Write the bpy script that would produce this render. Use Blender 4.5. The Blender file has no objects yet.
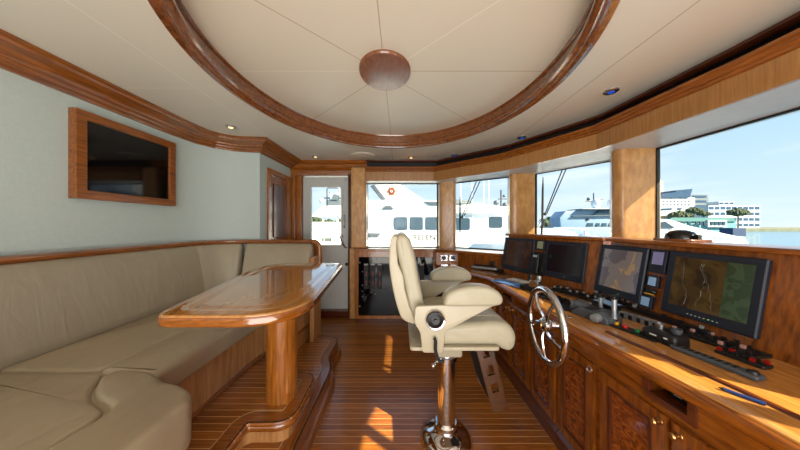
import bpy, math, random
from mathutils import Vector, Matrix
random.seed(7)
R = math.radians
S = bpy.context.scene
COL = S.collection

# ------------------------------------------------------------------ camera, sky, sun, fill, exposure
cam_d = bpy.data.cameras.new('camera'); cam = bpy.data.objects.new('camera', cam_d); COL.objects.link(cam)
cam.location = (0, 0, 1.3); cam.rotation_euler = (R(90), 0, 0)
cam_d.sensor_width = 36.0; cam_d.lens = 36.0 * 240 / 800; cam_d.clip_start = 0.02; cam_d.clip_end = 3000
S.camera = cam
S.view_settings.view_transform = 'Standard'; S.view_settings.look = 'None'
S.view_settings.gamma = 1.0; S.view_settings.use_curve_mapping = False
S.view_settings.exposure = 0.0

W = bpy.data.worlds.new('sky'); S.world = W; W.use_nodes = True
wn = W.node_tree; wn.nodes.clear()
def N(t, typ, **kw):
    n = t.nodes.new(typ)
    for k, v in kw.items(): setattr(n, k, v)
    return n
def ramp(t, stops, interp='LINEAR'):
    r = N(t, 'ShaderNodeValToRGB'); cr = r.color_ramp; cr.interpolation = interp
    while len(cr.elements) > 1: cr.elements.remove(cr.elements[-1])
    cr.elements[0].position = stops[0][0]; cr.elements[0].color = (*stops[0][1], 1)
    for p, c in stops[1:]:
        e = cr.elements.new(p); e.color = (*c, 1)
    return r
def lin(*c):
    return tuple((v/255/12.92 if v/255 <= .04045 else ((v/255+.055)/1.055)**2.4) for v in c)
tc = N(wn, 'ShaderNodeTexCoord'); sp = N(wn, 'ShaderNodeSeparateXYZ')
wn.links.new(tc.outputs['Generated'], sp.inputs[0])
gr = ramp(wn, [(0.0, lin(224,238,248)), (0.12, lin(204,228,248)), (0.3, lin(176,213,247)), (1.0, lin(126,176,234))])
wn.links.new(sp.outputs['Z'], gr.inputs[0])
mp = N(wn, 'ShaderNodeMapping'); mp.inputs['Scale'].default_value = (1.2, 1.6, 9.0); mp.inputs['Rotation'].default_value = (R(6), R(4), 0)
wn.links.new(tc.outputs['Generated'], mp.inputs[0])
ns = N(wn, 'ShaderNodeTexNoise'); ns.inputs['Scale'].default_value = 2.2; ns.inputs['Detail'].default_value = 5
wn.links.new(mp.outputs[0], ns.inputs[0])
cr2 = ramp(wn, [(0.47, (0,0,0)), (0.72, (.75,.75,.75))]); wn.links.new(ns.outputs[0], cr2.inputs[0])
mx = N(wn, 'ShaderNodeMix', data_type='RGBA'); mx.inputs[7].default_value = (*lin(238,245,251), 1)
wn.links.new(cr2.outputs[0], mx.inputs[0]); wn.links.new(gr.outputs[0], mx.inputs[6])
bg = N(wn, 'ShaderNodeBackground'); bg.inputs[1].default_value = 1.25
wo = N(wn, 'ShaderNodeOutputWorld'); wn.links.new(mx.outputs[2], bg.inputs[0]); wn.links.new(bg.outputs[0], wo.inputs[0])

def lamp(name, typ, loc, energy, color=(1,1,1), **kw):
    d = bpy.data.lights.new(name, typ); d.energy = energy; d.color = color
    tgt = kw.pop('target', None)
    for k, v in kw.items(): setattr(d, k, v)
    o = bpy.data.objects.new(name, d); COL.objects.link(o); o.location = loc
    if tgt is not None:
        o.rotation_euler = (Vector(tgt) - Vector(loc)).to_track_quat('-Z', 'Y').to_euler()
    return o
SUN = Vector((-1, .75, -.845))
lamp('sun', 'SUN', (6, -4, 6), 20.0, (1, .86, .62), angle=R(.5)).rotation_euler = SUN.to_track_quat('-Z', 'Y').to_euler()
# two fill lamps added behind the camera to brighten the room and ceiling
lamp('aft_fill', 'AREA', (0.2, -2.9, 1.35), 66, (.93, .97, 1), shape='RECTANGLE', size=3.2, size_y=1.5, target=(0.0, 1.0, 1.5))
lamp('ceiling_fill', 'AREA', (-0.1, -1.2, 0.5), 98, (1, .965, .88), shape='RECTANGLE', size=2.4, size_y=1.6, target=(-.1, -.2, 3.0))

# ------------------------------------------------------------------ materials
MATS = {}
def mat(name):
    m = bpy.data.materials.new(name); m.use_nodes = True; t = m.node_tree; t.nodes.clear()
    out = N(t, 'ShaderNodeOutputMaterial'); b = N(t, 'ShaderNodeBsdfPrincipled')
    t.links.new(b.outputs[0], out.inputs[0]); MATS[name] = m
    return m, t, b
def pset(b, **kw):
    al = dict(rough='Roughness', metal='Metallic', coat='Coat Weight', coatr='Coat Roughness', spec='Specular IOR Level', emis='Emission Strength')
    for k, v in kw.items(): b.inputs[al[k]].default_value = v
def plain(name, rgb, var=.06, scale=20, bump=0, bscale=200, **kw):
    m, t, b = mat(name); c = lin(*rgb)
    tcn = N(t, 'ShaderNodeTexCoord'); n = N(t, 'ShaderNodeTexNoise'); n.inputs['Scale'].default_value = scale; n.inputs['Detail'].default_value = 4
    t.links.new(tcn.outputs['Object'], n.inputs[0])
    r = ramp(t, [(.3, tuple(v*(1-var) for v in c)), (.7, tuple(min(1, v*(1+var)) for v in c))])
    t.links.new(n.outputs[0], r.inputs[0]); t.links.new(r.outputs[0], b.inputs['Base Color'])
    if bump:
        n2 = N(t, 'ShaderNodeTexNoise'); n2.inputs['Scale'].default_value = bscale; n2.inputs['Detail'].default_value = 5
        t.links.new(tcn.outputs['Object'], n2.inputs[0])
        bp = N(t, 'ShaderNodeBump'); bp.inputs['Strength'].default_value = bump; bp.inputs['Distance'].default_value = .004
        t.links.new(n2.outputs[0], bp.inputs['Height']); t.links.new(bp.outputs[0], b.inputs['Normal'])
    pset(b, **kw); return m
def wood(name, a, c, grain=(2, 30, 30), scale=3.0, rough=.25, coat=.5, coord='Position', bands=None, dist=2.5):
    m, t, b = mat(name)
    g = N(t, 'ShaderNodeNewGeometry'); mp = N(t, 'ShaderNodeMapping'); mp.inputs['Scale'].default_value = grain
    t.links.new(g.outputs['Position'], mp.inputs[0])
    n = N(t, 'ShaderNodeTexNoise'); n.inputs['Scale'].default_value = scale; n.inputs['Detail'].default_value = 6; n.inputs['Distortion'].default_value = dist*.2
    t.links.new(mp.outputs[0], n.inputs[0])
    r = ramp(t, [(.25, lin(*a)), (.5, tuple((x+y)/2 for x, y in zip(lin(*a), lin(*c)))), (.75, lin(*c))])
    t.links.new(n.outputs[0], r.inputs[0]); t.links.new(r.outputs[0], b.inputs['Base Color'])
    pset(b, rough=rough, coat=coat, coatr=.08)
    return m
wood('teak_x', (100,50,10), (180,106,34), (2, 26, 26), rough=.28)
wood('teak_z', (110,58,12), (184,112,40), (26, 26, 2), rough=.28)
wood('teak_y', (92,46,12), (166,96,32), (26, 2, 26), rough=.28)
wood('dark_y', (60,24,10), (104,48,20), (22, 2, 22), rough=.3)
wood('dark_x', (60,24,10), (104,48,20), (2, 22, 22), rough=.3)
wood('dark_z', (58,24,10), (98,45,18), (22, 22, 2), rough=.3)
wood('cherry_y', (88,42,8), (166,92,24), (24, 2.5, 24), rough=.22, coat=.6)
wood('cherry_z', (84,40,8), (160,88,22), (24, 24, 2.5), rough=.22, coat=.6)
wood('maple_z', (150,98,52), (198,146,92), (18, 18, 1.5), rough=.3)
wood('pillar_z', (170,118,62), (212,162,100), (12, 12, 5), scale=2.4, rough=.35)
wood('valance', (142,96,48), (176,126,72), (34, 34, 1.5), rough=.35)
wood('counter_y', (152,94,34), (208,146,72), (30, 3, 30), rough=.18, coat=1)
wood('table_y', (150,98,42), (190,132,68), (16, 2, 16), rough=.06, coat=1)
wood('table_light', (176,124,68), (200,150,92), (14, 3, 14), rough=.05, coat=1)
wood('edge_wood', (104,54,12), (160,92,30), (8, 8, 40), rough=.12, coat=1)
wood('ring_wood', (84,42,18), (150,88,42), (10, 10, 30), rough=.14, coat=1)
wood('holly', (196,160,104), (214,180,126), rough=.3)
wood('medallion', (104,58,36), (146,90,62), (18, 6, 18), rough=.25)

def planks(name, a, c, holly, step=.046, w=.0042):
    m, t, b = mat(name)
    g = N(t, 'ShaderNodeNewGeometry'); s = N(t, 'ShaderNodeSeparateXYZ'); t.links.new(g.outputs['Position'], s.inputs[0])
    d = N(t, 'ShaderNodeMath', operation='DIVIDE'); t.links.new(s.outputs['Y'], d.inputs[0]); d.inputs[1].default_value = step
    fr = N(t, 'ShaderNodeMath', operation='FRACT'); t.links.new(d.outputs[0], fr.inputs[0])
    fl = N(t, 'ShaderNodeMath', operation='FLOOR'); t.links.new(d.outputs[0], fl.inputs[0])
    lt = N(t, 'ShaderNodeMath', operation='LESS_THAN'); t.links.new(fr.outputs[0], lt.inputs[0]); lt.inputs[1].default_value = w/step
    wnz = N(t, 'ShaderNodeTexWhiteNoise', noise_dimensions='1D'); t.links.new(fl.outputs[0], wnz.inputs['W'])
    mp = N(t, 'ShaderNodeMapping'); mp.inputs['Scale'].default_value = (3, 40, 40); t.links.new(g.outputs['Position'], mp.inputs[0])
    n = N(t, 'ShaderNodeTexNoise'); n.inputs['Scale'].default_value = 2.5; n.inputs['Detail'].default_value = 5; t.links.new(mp.outputs[0], n.inputs[0])
    ad = N(t, 'ShaderNodeMath', operation='MULTIPLY_ADD'); t.links.new(wnz.outputs['Value'], ad.inputs[0]); ad.inputs[1].default_value = .4; t.links.new(n.outputs[0], ad.inputs[2])
    r = ramp(t, [(.35, lin(*a)), (.95, lin(*c))]); t.links.new(ad.outputs[0], r.inputs[0])
    mx = N(t, 'ShaderNodeMix', data_type='RGBA'); t.links.new(lt.outputs[0], mx.inputs[0]); t.links.new(r.outputs[0], mx.inputs[6]); mx.inputs[7].default_value = (*lin(*holly), 1)
    t.links.new(mx.outputs[2], b.inputs['Base Color']); pset(b, rough=.32, coat=.3, coatr=.12)
planks('floor_planks', (104,54,10), (168,98,30), (200,158,100))
planks('step_planks', (116,62,12), (178,108,38), (212,172,112))

def burl():
    m, t, b = mat('burl')
    g = N(t, 'ShaderNodeNewGeometry')
    n = N(t, 'ShaderNodeTexNoise'); n.inputs['Scale'].default_value = 17; n.inputs['Detail'].default_value = 6; n.inputs['Distortion'].default_value = 2.2
    mp = N(t, 'ShaderNodeMapping'); mp.inputs['Scale'].default_value = (1, 1, 2.2); t.links.new(g.outputs['Position'], mp.inputs[0]); t.links.new(mp.outputs[0], n.inputs[0])
    r = ramp(t, [(.3, lin(84,36,8)), (.5, lin(130,62,16)), (.7, lin(172,96,32))]); t.links.new(n.outputs[0], r.inputs[0]); t.links.new(r.outputs[0], b.inputs['Base Color'])
    pset(b, rough=.18, coat=.9, coatr=.06)
burl()

def math_node(t, op, a, b_=None):
    n = N(t, 'ShaderNodeMath', operation=op)
    for i, v in enumerate((a, b_)):
        if v is None: continue
        if isinstance(v, (int, float)): n.inputs[i].default_value = v
        else: t.links.new(v, n.inputs[i])
    return n.outputs[0]
def ceiling_mat(name, base, line, segs, light=(236,230,216)):
    """segs: (nx, ny, c, gx, gy, g0[, light]): line |nx X + ny Y - c| < w where gx X + gy Y > g0"""
    m, t, b = mat(name)
    g = N(t, 'ShaderNodeNewGeometry'); s = N(t, 'ShaderNodeSeparateXYZ'); t.links.new(g.outputs['Position'], s.inputs[0])
    X, Y = s.outputs['X'], s.outputs['Y']; acc = lacc = None
    for nx, ny, c, gx, gy, g0, *lt in segs:
        l = math.hypot(nx, ny)
        v = math_node(t, 'ADD', math_node(t, 'MULTIPLY', X, nx/l), math_node(t, 'MULTIPLY', Y, ny/l))
        v = math_node(t, 'ABSOLUTE', math_node(t, 'SUBTRACT', v, c/l))
        v = math_node(t, 'LESS_THAN', v, .0028)
        k = math_node(t, 'ADD', math_node(t, 'MULTIPLY', X, gx), math_node(t, 'MULTIPLY', Y, gy))
        v = math_node(t, 'MULTIPLY', v, math_node(t, 'GREATER_THAN', k, g0))
        if lt: lacc = v if lacc is None else math_node(t, 'MAXIMUM', lacc, v)
        else: acc = v if acc is None else math_node(t, 'MAXIMUM', acc, v)
    n = N(t, 'ShaderNodeTexNoise'); n.inputs['Scale'].default_value = 300; t.links.new(g.outputs['Position'], n.inputs[0])
    mx = N(t, 'ShaderNodeMix', data_type='RGBA'); t.links.new(acc, mx.inputs[0]); mx.inputs[6].default_value = (*lin(*base), 1); mx.inputs[7].default_value = (*lin(*line), 1)
    mx2 = N(t, 'ShaderNodeMix', data_type='RGBA'); t.links.new(lacc, mx2.inputs[0]); t.links.new(mx.outputs[2], mx2.inputs[6]); mx2.inputs[7].default_value = (*lin(*light), 1)
    t.links.new(mx2.outputs[2], b.inputs['Base Color'])
    bp = N(t, 'ShaderNodeBump'); bp.inputs['Strength'].default_value = .05; t.links.new(n.outputs[0], bp.inputs['Height']); t.links.new(bp.outputs[0], b.inputs['Normal'])
    pset(b, rough=.42, spec=.4)
ceiling_mat('ceiling_panel', (218,212,199), (166,154,136), [(1,0,-1.34, 0,1,-9,1), (1,0,1.2, 0,1,-9), (0,1,1.577, -1,0,1.34,1), (1,0,-.1, 0,1,2.0), (0,1,-.2, 0,0,-1)])
CX, CY = -.062, 1.51
ceiling_mat('dome_panel', (220,212,196), (178,160,134), [(1,0,-.1, 0,0,-1), (0,1,1.545, 1,0,-.1), (0,1,1.545, -1,0,.1,1), (1,-1.05,-.1-1.05*1.57, 0,1,1.57), (1,-1.05,-.1-1.05*1.57, 0,-1,-1.57), (1,1.05,-.1+1.05*1.57, 0,1,1.57), (1,1.05,-.1+1.05*1.57, 0,-1,-1.57,1)])
plain('wall_fabric', (184,196,192), .03, 60, .15, 500, rough=.7)
def leather(name, a, wr=.5, sc=(3, 3, 3), rough=.42):
    m, t, b = mat(name); c = lin(*a)
    g = N(t, 'ShaderNodeNewGeometry'); mp = N(t, 'ShaderNodeMapping'); mp.inputs['Scale'].default_value = sc; t.links.new(g.outputs['Position'], mp.inputs[0])
    n = N(t, 'ShaderNodeTexNoise'); n.inputs['Scale'].default_value = 3; n.inputs['Detail'].default_value = 3; n.inputs['Distortion'].default_value = .8; t.links.new(mp.outputs[0], n.inputs[0])
    n2 = N(t, 'ShaderNodeTexNoise'); n2.inputs['Scale'].default_value = 260; t.links.new(g.outputs['Position'], n2.inputs[0])
    b1 = N(t, 'ShaderNodeBump'); b1.inputs['Strength'].default_value = wr; b1.inputs['Distance'].default_value = .02; t.links.new(n.outputs[0], b1.inputs['Height'])
    b2 = N(t, 'ShaderNodeBump'); b2.inputs['Strength'].default_value = .12; b2.inputs['Distance'].default_value = .001; t.links.new(n2.outputs[0], b2.inputs['Height']); t.links.new(b1.outputs[0], b2.inputs['Normal'])
    t.links.new(b2.outputs[0], b.inputs['Normal'])
    r = ramp(t, [(.3, tuple(v*.93 for v in c)), (.7, c)]); t.links.new(n.outputs[0], r.inputs[0]); t.links.new(r.outputs[0], b.inputs['Base Color'])
    pset(b, rough=rough, spec=.4)
leather('sofa_back', (164,152,130), .22, (5, 5, .5))
leather('sofa_seat', (164,148,122), .4, (2.6, 1.3, 2))
leather('chair_leather', (176,168,144), .25, (3, 3, 3), .38)
plain('chair_shell', (176,166,142), .02, rough=.35)
plain('chrome', (225,225,228), .02, metal=1, rough=.06)
plain('dark_chrome', (176,170,164), .02, metal=1, rough=.09)
plain('brushed_steel', (185,186,188), .05, metal=1, rough=.3)
plain('brass', (190,150,96), .05, metal=1, rough=.3)
plain('black_plastic', (20,21,24), .1, rough=.38)
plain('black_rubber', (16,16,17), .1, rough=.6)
plain('navy_bezel', (22,28,42), .05, rough=.5)
plain('grey_plastic', (74,80,88), .05, rough=.35)
plain('silver_plastic', (158,164,170), .04, rough=.3, metal=.5)
plain('white_door', (196,198,194), .02, rough=.4)
plain('soffit', (186,184,186), .05, 8, rough=.35)
plain('blue_plastic', (30,60,120), .05, rough=.3)
plain('paper_blue', (90,130,190), .1, rough=.5)
plain('paper_white', (215,218,214), .05, rough=.5)
plain('label_grey', (160,162,160), .05, rough=.5)
plain('red_led', (150,24,18), .05, rough=.3)
plain('green_button', (16,110,50), .05, rough=.3)
plain('red_button', (190,40,24), .05, rough=.3)
plain('yellow_button', (214,160,24), .05, rough=.3)
plain('pink_button', (196,150,140), .05, rough=.4)
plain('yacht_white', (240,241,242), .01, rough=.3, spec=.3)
plain('yacht_shaded_side', (122,146,170), .02, rough=.35)  # far white yacht, the shade on its side painted in as blue-grey
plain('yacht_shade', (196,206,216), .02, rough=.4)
plain('yacht_window', (48,68,82), .1, rough=.08)
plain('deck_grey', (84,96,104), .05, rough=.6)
plain('gold_letter', (40,36,26), .05, rough=.4)
plain('crest_red', (110,12,12), .05, rough=.5)
plain('crest_gold', (130,92,40), .05, rough=.5)
plain('sign_green', (8,56,32), .05, rough=.5)
plain('palm_green', (44,62,34), .3, 2, rough=.7)
plain('tree_green', (62,74,48), .35, .8, rough=.8)
plain('trunk', (104,88,70), .2, rough=.8)
plain('land', (110,112,92), .2, .2, rough=.9)
plain('building_white', (176,184,190), .02, rough=.7)
plain('building_grey', (104,114,122), .05, rough=.5)
plain('building_glass', (56,80,106), .1, .3, rough=.15)
plain('teal_roof', (66,118,118), .05, .5, rough=.7)
plain('aqua_wall', (92,142,152), .05, .5, rough=.7)
plain('blue_tarp', (26,54,92), .1, rough=.7)
plain('tv_black', (6,7,9), .1, rough=.06, spec=.6)
plain('panel_black', (5,5,6), .1, rough=.05, spec=.35)
plain('speaker_grille', (176,174,168), .03, 400, .5, 900, rough=.6)
def water():
    m, t, b = mat('water'); b.inputs['Base Color'].default_value = (*lin(60,110,130), 1); pset(b, rough=.15)
    g = N(t, 'ShaderNodeNewGeometry'); n = N(t, 'ShaderNodeTexNoise'); n.inputs['Scale'].default_value = .8; n.inputs['Detail'].default_value = 6; t.links.new(g.outputs['Position'], n.inputs[0])
    bp = N(t, 'ShaderNodeBump'); bp.inputs['Strength'].default_value = .6; t.links.new(n.outputs[0], bp.inputs['Height']); t.links.new(bp.outputs[0], b.inputs['Normal'])
water()
def glass():
    m = bpy.data.materials.new('window_glass'); m.use_nodes = True; t = m.node_tree; t.nodes.clear(); MATS['window_glass'] = m
    out = N(t, 'ShaderNodeOutputMaterial'); a = N(t, 'ShaderNodeBsdfTransparent'); a.inputs[0].default_value = (.95, .975, .98, 1)
    g = N(t, 'ShaderNodeBsdfGlossy'); g.inputs['Roughness'].default_value = .02
    mx = N(t, 'ShaderNodeMixShader'); fr = N(t, 'ShaderNodeFresnel'); fr.inputs[0].default_value = 1.3
    k = math_node(t, 'MULTIPLY', fr.outputs[0], .6)
    t.links.new(k, mx.inputs[0]); t.links.new(a.outputs[0], mx.inputs[1]); t.links.new(g.outputs[0], mx.inputs[2]); t.links.new(mx.outputs[0], out.inputs[0])
glass()
def glow(name, rgb, s):
    m, t, b = mat(name); b.inputs['Base Color'].default_value = (*lin(*rgb), 1); b.inputs['Emission Color'].default_value = (*lin(*rgb), 1); pset(b, emis=s, rough=.2)
glow('lamp_warm', (255,206,140), 2.0)
glow('lamp_blue', (30,80,200), .55)
glow('led_green', (90,200,60), .8)
glow('lcd_blue', (120,150,180), .28)
glow('lcd_violet', (110,105,140), .3)
glow('lcd_sage', (120,124,96), .25)
def screen(name, cols, sc=4, rings=None, e=.12, dist=1.5, lo=.35, hi=.65):
    m, t, b = mat(name)
    g = N(t, 'ShaderNodeTexCoord'); n = N(t, 'ShaderNodeTexNoise'); n.inputs['Scale'].default_value = sc; n.inputs['Detail'].default_value = 5; n.inputs['Distortion'].default_value = dist
    t.links.new(g.outputs['Object'], n.inputs[0])
    k = len(cols); r = ramp(t, [(lo+(hi-lo)*i/max(1, k-1), lin(*c)) for i, c in enumerate(cols)], 'CONSTANT'); t.links.new(n.outputs[0], r.inputs[0])
    t.links.new(r.outputs[0], b.inputs['Emission Color']); b.inputs['Base Color'].default_value = (.006, .006, .008, 1); pset(b, emis=e, rough=.12, spec=.6)
screen('screen_brown', [(60,34,22), (50,28,20), (78,48,30), (44,24,20)], 3, e=.45)
screen('screen_radar', [(26,8,14), (18,6,10), (16,10,10), (20,60,24)], 9, e=.6, lo=.3, hi=.68)
screen('screen_chart', [(70,48,18), (92,66,24), (110,82,34), (92,60,22), (104,84,40)], 5, e=.32)
screen('screen_sea', [(58,74,44), (74,92,60), (66,84,52)], 18, e=.45)
screen('screen_reflection', [(84,74,76), (110,98,92), (150,118,80), (70,44,24)], 3.5, e=.7)  # glowing tan patches paint in the room's reflection on this screen
MATS['black'] = MATS['black_plastic']

# ------------------------------------------------------------------ geometry helpers
class MB:
    def __init__(s): s.v = []; s.f = []
    def add(s, vs, fs, M=None):
        o = len(s.v)
        s.v += [tuple(M @ Vector(v)) if M is not None else tuple(v) for v in vs]
        s.f += [tuple(i+o for i in f) for f in fs]; return s
    def box(s, x0, x1, y0, y1, z0, z1, M=None):
        vs = [(x, y, z) for z in (z0, z1) for y in (y0, y1) for x in (x0, x1)]
        return s.add(vs, [(0,2,3,1), (4,5,7,6), (0,1,5,4), (2,6,7,3), (0,4,6,2), (1,3,7,5)], M)
    def loops(s, rings, cap=True, closed=True, M=None, ringclosed=False):
        """rings: list of equal-length point lists"""
        n = len(rings[0]); vs = [p for r in rings for p in r]; fs = []
        m = len(rings)
        for i in range(m if ringclosed else m-1):
            a, b = i*n, ((i+1) % m)*n
            for j in range(n if closed else n-1):
                k = (j+1) % n; fs.append((a+j, a+k, b+k, b+j))
        if cap and not ringclosed:
            fs.append(tuple(range(n))[::-1]); fs.append(tuple((m-1)*n+j for j in range(n)))
        return s.add(vs, fs, M)
    def tube(s, pts, r, n=10, M=None, cap=True, closed=False):
        pts = [Vector(p) for p in pts]; rings = []; up = None; L = len(pts)
        for i, p in enumerate(pts):
            if closed: d = pts[(i+1) % L] - pts[i-1]
            else: d = (pts[min(i+1, L-1)] - pts[max(i-1, 0)])
            d.normalize()
            if up is None: up = Vector((0,0,1)) if abs(d.z) < .9 else Vector((1,0,0))
            a = d.cross(up)
            if a.length < 1e-4: a = d.cross(Vector((0,1,0)))
            a.normalize(); u = a.cross(d).normalized(); up = u
            rr = r[i] if isinstance(r, (list, tuple)) else r
            rings.append([p + a*math.cos(t)*rr + u*math.sin(t)*rr for t in (2*math.pi*k/n for k in range(n))])
        return s.loops(rings, cap, True, M, closed)
    def lathe(s, prof, c=(0,0,0), n=32, M=None):
        rings = [[(c[0]+r*math.cos(2*math.pi*k/n), c[1]+r*math.sin(2*math.pi*k/n), c[2]+z) for k in range(n)] for r, z in prof]
        return s.loops(rings, True, True, M)
    def sphere(s, c, rx, ry=None, rz=None, n=16, m=8, M=None):
        ry = ry or rx; rz = rz or rx
        rings = []
        for i in range(m+1):
            a = -math.pi/2 + math.pi*i/m; q = max(math.cos(a), .01)
            rings.append([(c[0]+rx*q*math.cos(2*math.pi*k/n), c[1]+ry*q*math.sin(2*math.pi*k/n), c[2]+rz*math.sin(a)) for k in range(n)])
        return s.loops(rings, True, True, M)
    def cushion(s, poly, d0, d1, r, plane='xy', M=None, n=4, rb=None):
        """poly extruded d0..d1 with rounded rims; plane xy -> d is z; xz -> d is y; yz -> d is x"""
        rb = r if rb is None else rb
        if area(poly) < 0: poly = poly[::-1]
        lay = []
        if rb > 0:
            for i in range(n+1):
                a = math.pi/2*i/n; lay.append((rb*(1-math.sin(a)), d0+rb*(1-math.cos(a))))
        else: lay.append((0, d0))
        if r > 0:
            for i in range(n, -1, -1):
                a = math.pi/2*i/n; lay.append((r*(1-math.sin(a)), d1-r*(1-math.cos(a))))
        else: lay.append((0, d1))
        rings = []
        for ins, d in lay:
            q = offset(poly, ins, True)
            rings.append([{'xy': (x, y, d), 'xz': (x, d, y), 'yz': (d, x, y)}[plane] for x, y in q])
        return s.loops(rings, True, True, M)
def area(p): return .5*sum(p[i][0]*p[(i+1) % len(p)][1]-p[(i+1) % len(p)][0]*p[i][1] for i in range(len(p)))
def offset(path, d, closed=False):
    """shift to the LEFT of travel by d with mitres"""
    if abs(d) < 1e-9: return [tuple(p[:2]) for p in path]
    n = len(path); out = []
    def nrm(a, b):
        dx, dy = b[0]-a[0], b[1]-a[1]; l = math.hypot(dx, dy) or 1; return (-dy/l, dx/l)
    for i, p in enumerate(path):
        a = nrm(path[i-1], p) if (i > 0 or closed) else None
        b = nrm(p, path[(i+1) % n]) if (i < n-1 or closed) else None
        a = a or b; b = b or a
        mx_, my_ = a[0]+b[0], a[1]+b[1]; l = math.hypot(mx_, my_) or 1; mx_, my_ = mx_/l, my_/l
        c = max(.45, mx_*a[0]+my_*a[1]); out.append((p[0]+mx_*d/c, p[1]+my_*d/c))
    return out
def sweep(mb, path, prof, closed=False, M=None):
    """prof: closed outline of (offset to the left, z)"""
    offs = [offset(path, o, closed) for o, z in prof]
    rings = [[(offs[k][i][0], offs[k][i][1], prof[k][1]) for k in range(len(prof))] for i in range(len(path))]
    return mb.loops(rings, True, True, M, closed)
def rnd(pts, rad, n=6, closed=True):
    out = []; L = len(pts)
    for i, p in enumerate(pts):
        r = rad[i] if isinstance(rad, (list, tuple)) else rad
        if r <= 0 or (not closed and i in (0, L-1)): out.append(tuple(p)); continue
        P = Vector(p); A = Vector(pts[i-1]); B = Vector(pts[(i+1) % L])
        a = (A-P); b = (B-P); ra = min(r, a.length*.48); rb = min(r, b.length*.48); q = min(ra, rb)
        s_ = P + a.normalized()*q; e = P + b.normalized()*q
        for k in range(n+1):
            t = k/n; v = s_*(1-t)**2 + P*2*t*(1-t) + e*t*t; out.append((v.x, v.y))
    return out
def curve_pts(pts, n=6):
    P = [Vector(p) for p in pts]; out = []
    for i in range(len(P)-1):
        a, b, c, d = P[max(i-1, 0)], P[i], P[i+1], P[min(i+2, len(P)-1)]
        for k in range(n):
            t = k/n; out.append(.5*((2*b) + (c-a)*t + (2*a-5*b+4*c-d)*t*t + (3*b-a-3*c+d)*t**3))
    out.append(P[-1]); return [tuple(v) for v in out]
def ellipse(cx, cy, rx, ry, n=96): return [(cx+rx*math.cos(2*math.pi*k/n), cy+ry*math.sin(2*math.pi*k/n)) for k in range(n)]

def wloc(o):
    v = Vector((0, 0, 0))
    while o is not None: v += o.location; o = o.parent
    return v
def obj(name, mb, m, parent=None, smooth=True, label=None, bevel=0, ang=35):
    vs = mb.v; me = bpy.data.meshes.new(name)
    if parent is None:
        xs = [v[0] for v in vs]; ys = [v[1] for v in vs]; zs = [v[2] for v in vs]
        org = Vector(((min(xs)+max(xs))/2, (min(ys)+max(ys))/2, min(zs)))
    else: org = wloc(parent)
    me.from_pydata([tuple(Vector(v)-org) for v in vs], [], mb.f); me.update()
    import bmesh
    bm = bmesh.new(); bm.from_mesh(me); bmesh.ops.recalc_face_normals(bm, faces=bm.faces); bm.to_mesh(me); bm.free()
    me.materials.append(MATS[m])
    o = bpy.data.objects.new(name, me); COL.objects.link(o)
    if parent is None: o.location = org
    else: o.parent = parent
    if bevel:
        b = o.modifiers.new('bevel', 'BEVEL'); b.width = bevel; b.segments = 2; b.limit_method = 'ANGLE'; b.angle_limit = R(40)
    if smooth:
        me.polygons.foreach_set('use_smooth', [True]*len(me.polygons))
        try: me.set_sharp_from_angle(angle=R(ang))
        except Exception: pass
    if label: o['label'] = label
    return o
def tag(o, label, cat, group=None, kind=None):
    o['label'] = label; o['category'] = cat
    if group: o['group'] = group
    if kind: o['kind'] = kind
    return o
def thing(name, loc, label, cat, group=None):
    o = bpy.data.objects.new(name, None); COL.objects.link(o); o.location = loc; o.empty_display_size = .1
    return tag(o, label, cat, group)
def struct(name, mb, m, parent=None, **kw):
    o = obj(name, mb, m, parent, **kw)
    if parent is None: o['kind'] = 'structure'
    return o
def copy_tree(o, parent=None):
    c = o.copy(); COL.objects.link(c); c.parent = parent
    for ch in list(o.children): copy_tree(ch, c)
    return c
def box(*a, M=None): return MB().box(*a, M=M)
def cz(px, py, z):
    """the point where the sight line through photograph pixel (px, py) meets height z"""
    Y = 240*(1.3-z)/(py-225); return ((px-400)/240*Y, Y)
def at(px, py, Y): return Vector(((px-400)/240*Y, Y, 1.3-(py-225)/240*Y))

# ------------------------------------------------------------------ room shell
ZC = 2.2
struct('floor', box(-2.1, 2.2, -3.2, 3.6, -.08, 0), 'floor_planks', smooth=False)
# ceiling with the oval opening, recess above
ell = ellipse(CX, CY, 1.035, 1.18, 96)
mb = MB(); outer = []
x0, x1, y0, y1 = -2.15, 2.25, -3.2, 3.6
for x, y in ell:
    dx, dy = x-CX, y-CY
    t = min((x1-CX)/dx if dx > 1e-9 else 9e9, (x0-CX)/dx if dx < -1e-9 else 9e9, (y1-CY)/dy if dy > 1e-9 else 9e9, (y0-CY)/dy if dy < -1e-9 else 9e9)
    outer.append((CX+dx*t, CY+dy*t))
mb.loops([[(x, y, ZC) for x, y in ell], [(x, y, ZC) for x, y in outer], [(x, y, ZC+.04) for x, y in outer], [(x, y, ZC+.04) for x, y in ell]], cap=False, ringclosed=True)
for cx_, cy_ in ((x0, y0), (x1, y0), (x1, y1), (x0, y1)):   # fill the outer corners
    k = min(range(96), key=lambda i: math.hypot(outer[i][0]-cx_, outer[i][1]-cy_))
    for a, b in ((k-1, k), (k, (k+1) % 96)):
        mb.add([(*outer[a], ZC), (*outer[b], ZC), (cx_, cy_, ZC)], [(0, 1, 2)])
struct('ceiling', mb, 'ceiling_panel', smooth=False)
struct('ceiling_dome', MB().cushion(ellipse(CX, CY, 1.02, 1.17, 96), 2.29, 2.32, 0), 'dome_panel', smooth=False)
ring = ellipse(CX, CY, 1.05, 1.195, 128)
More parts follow.
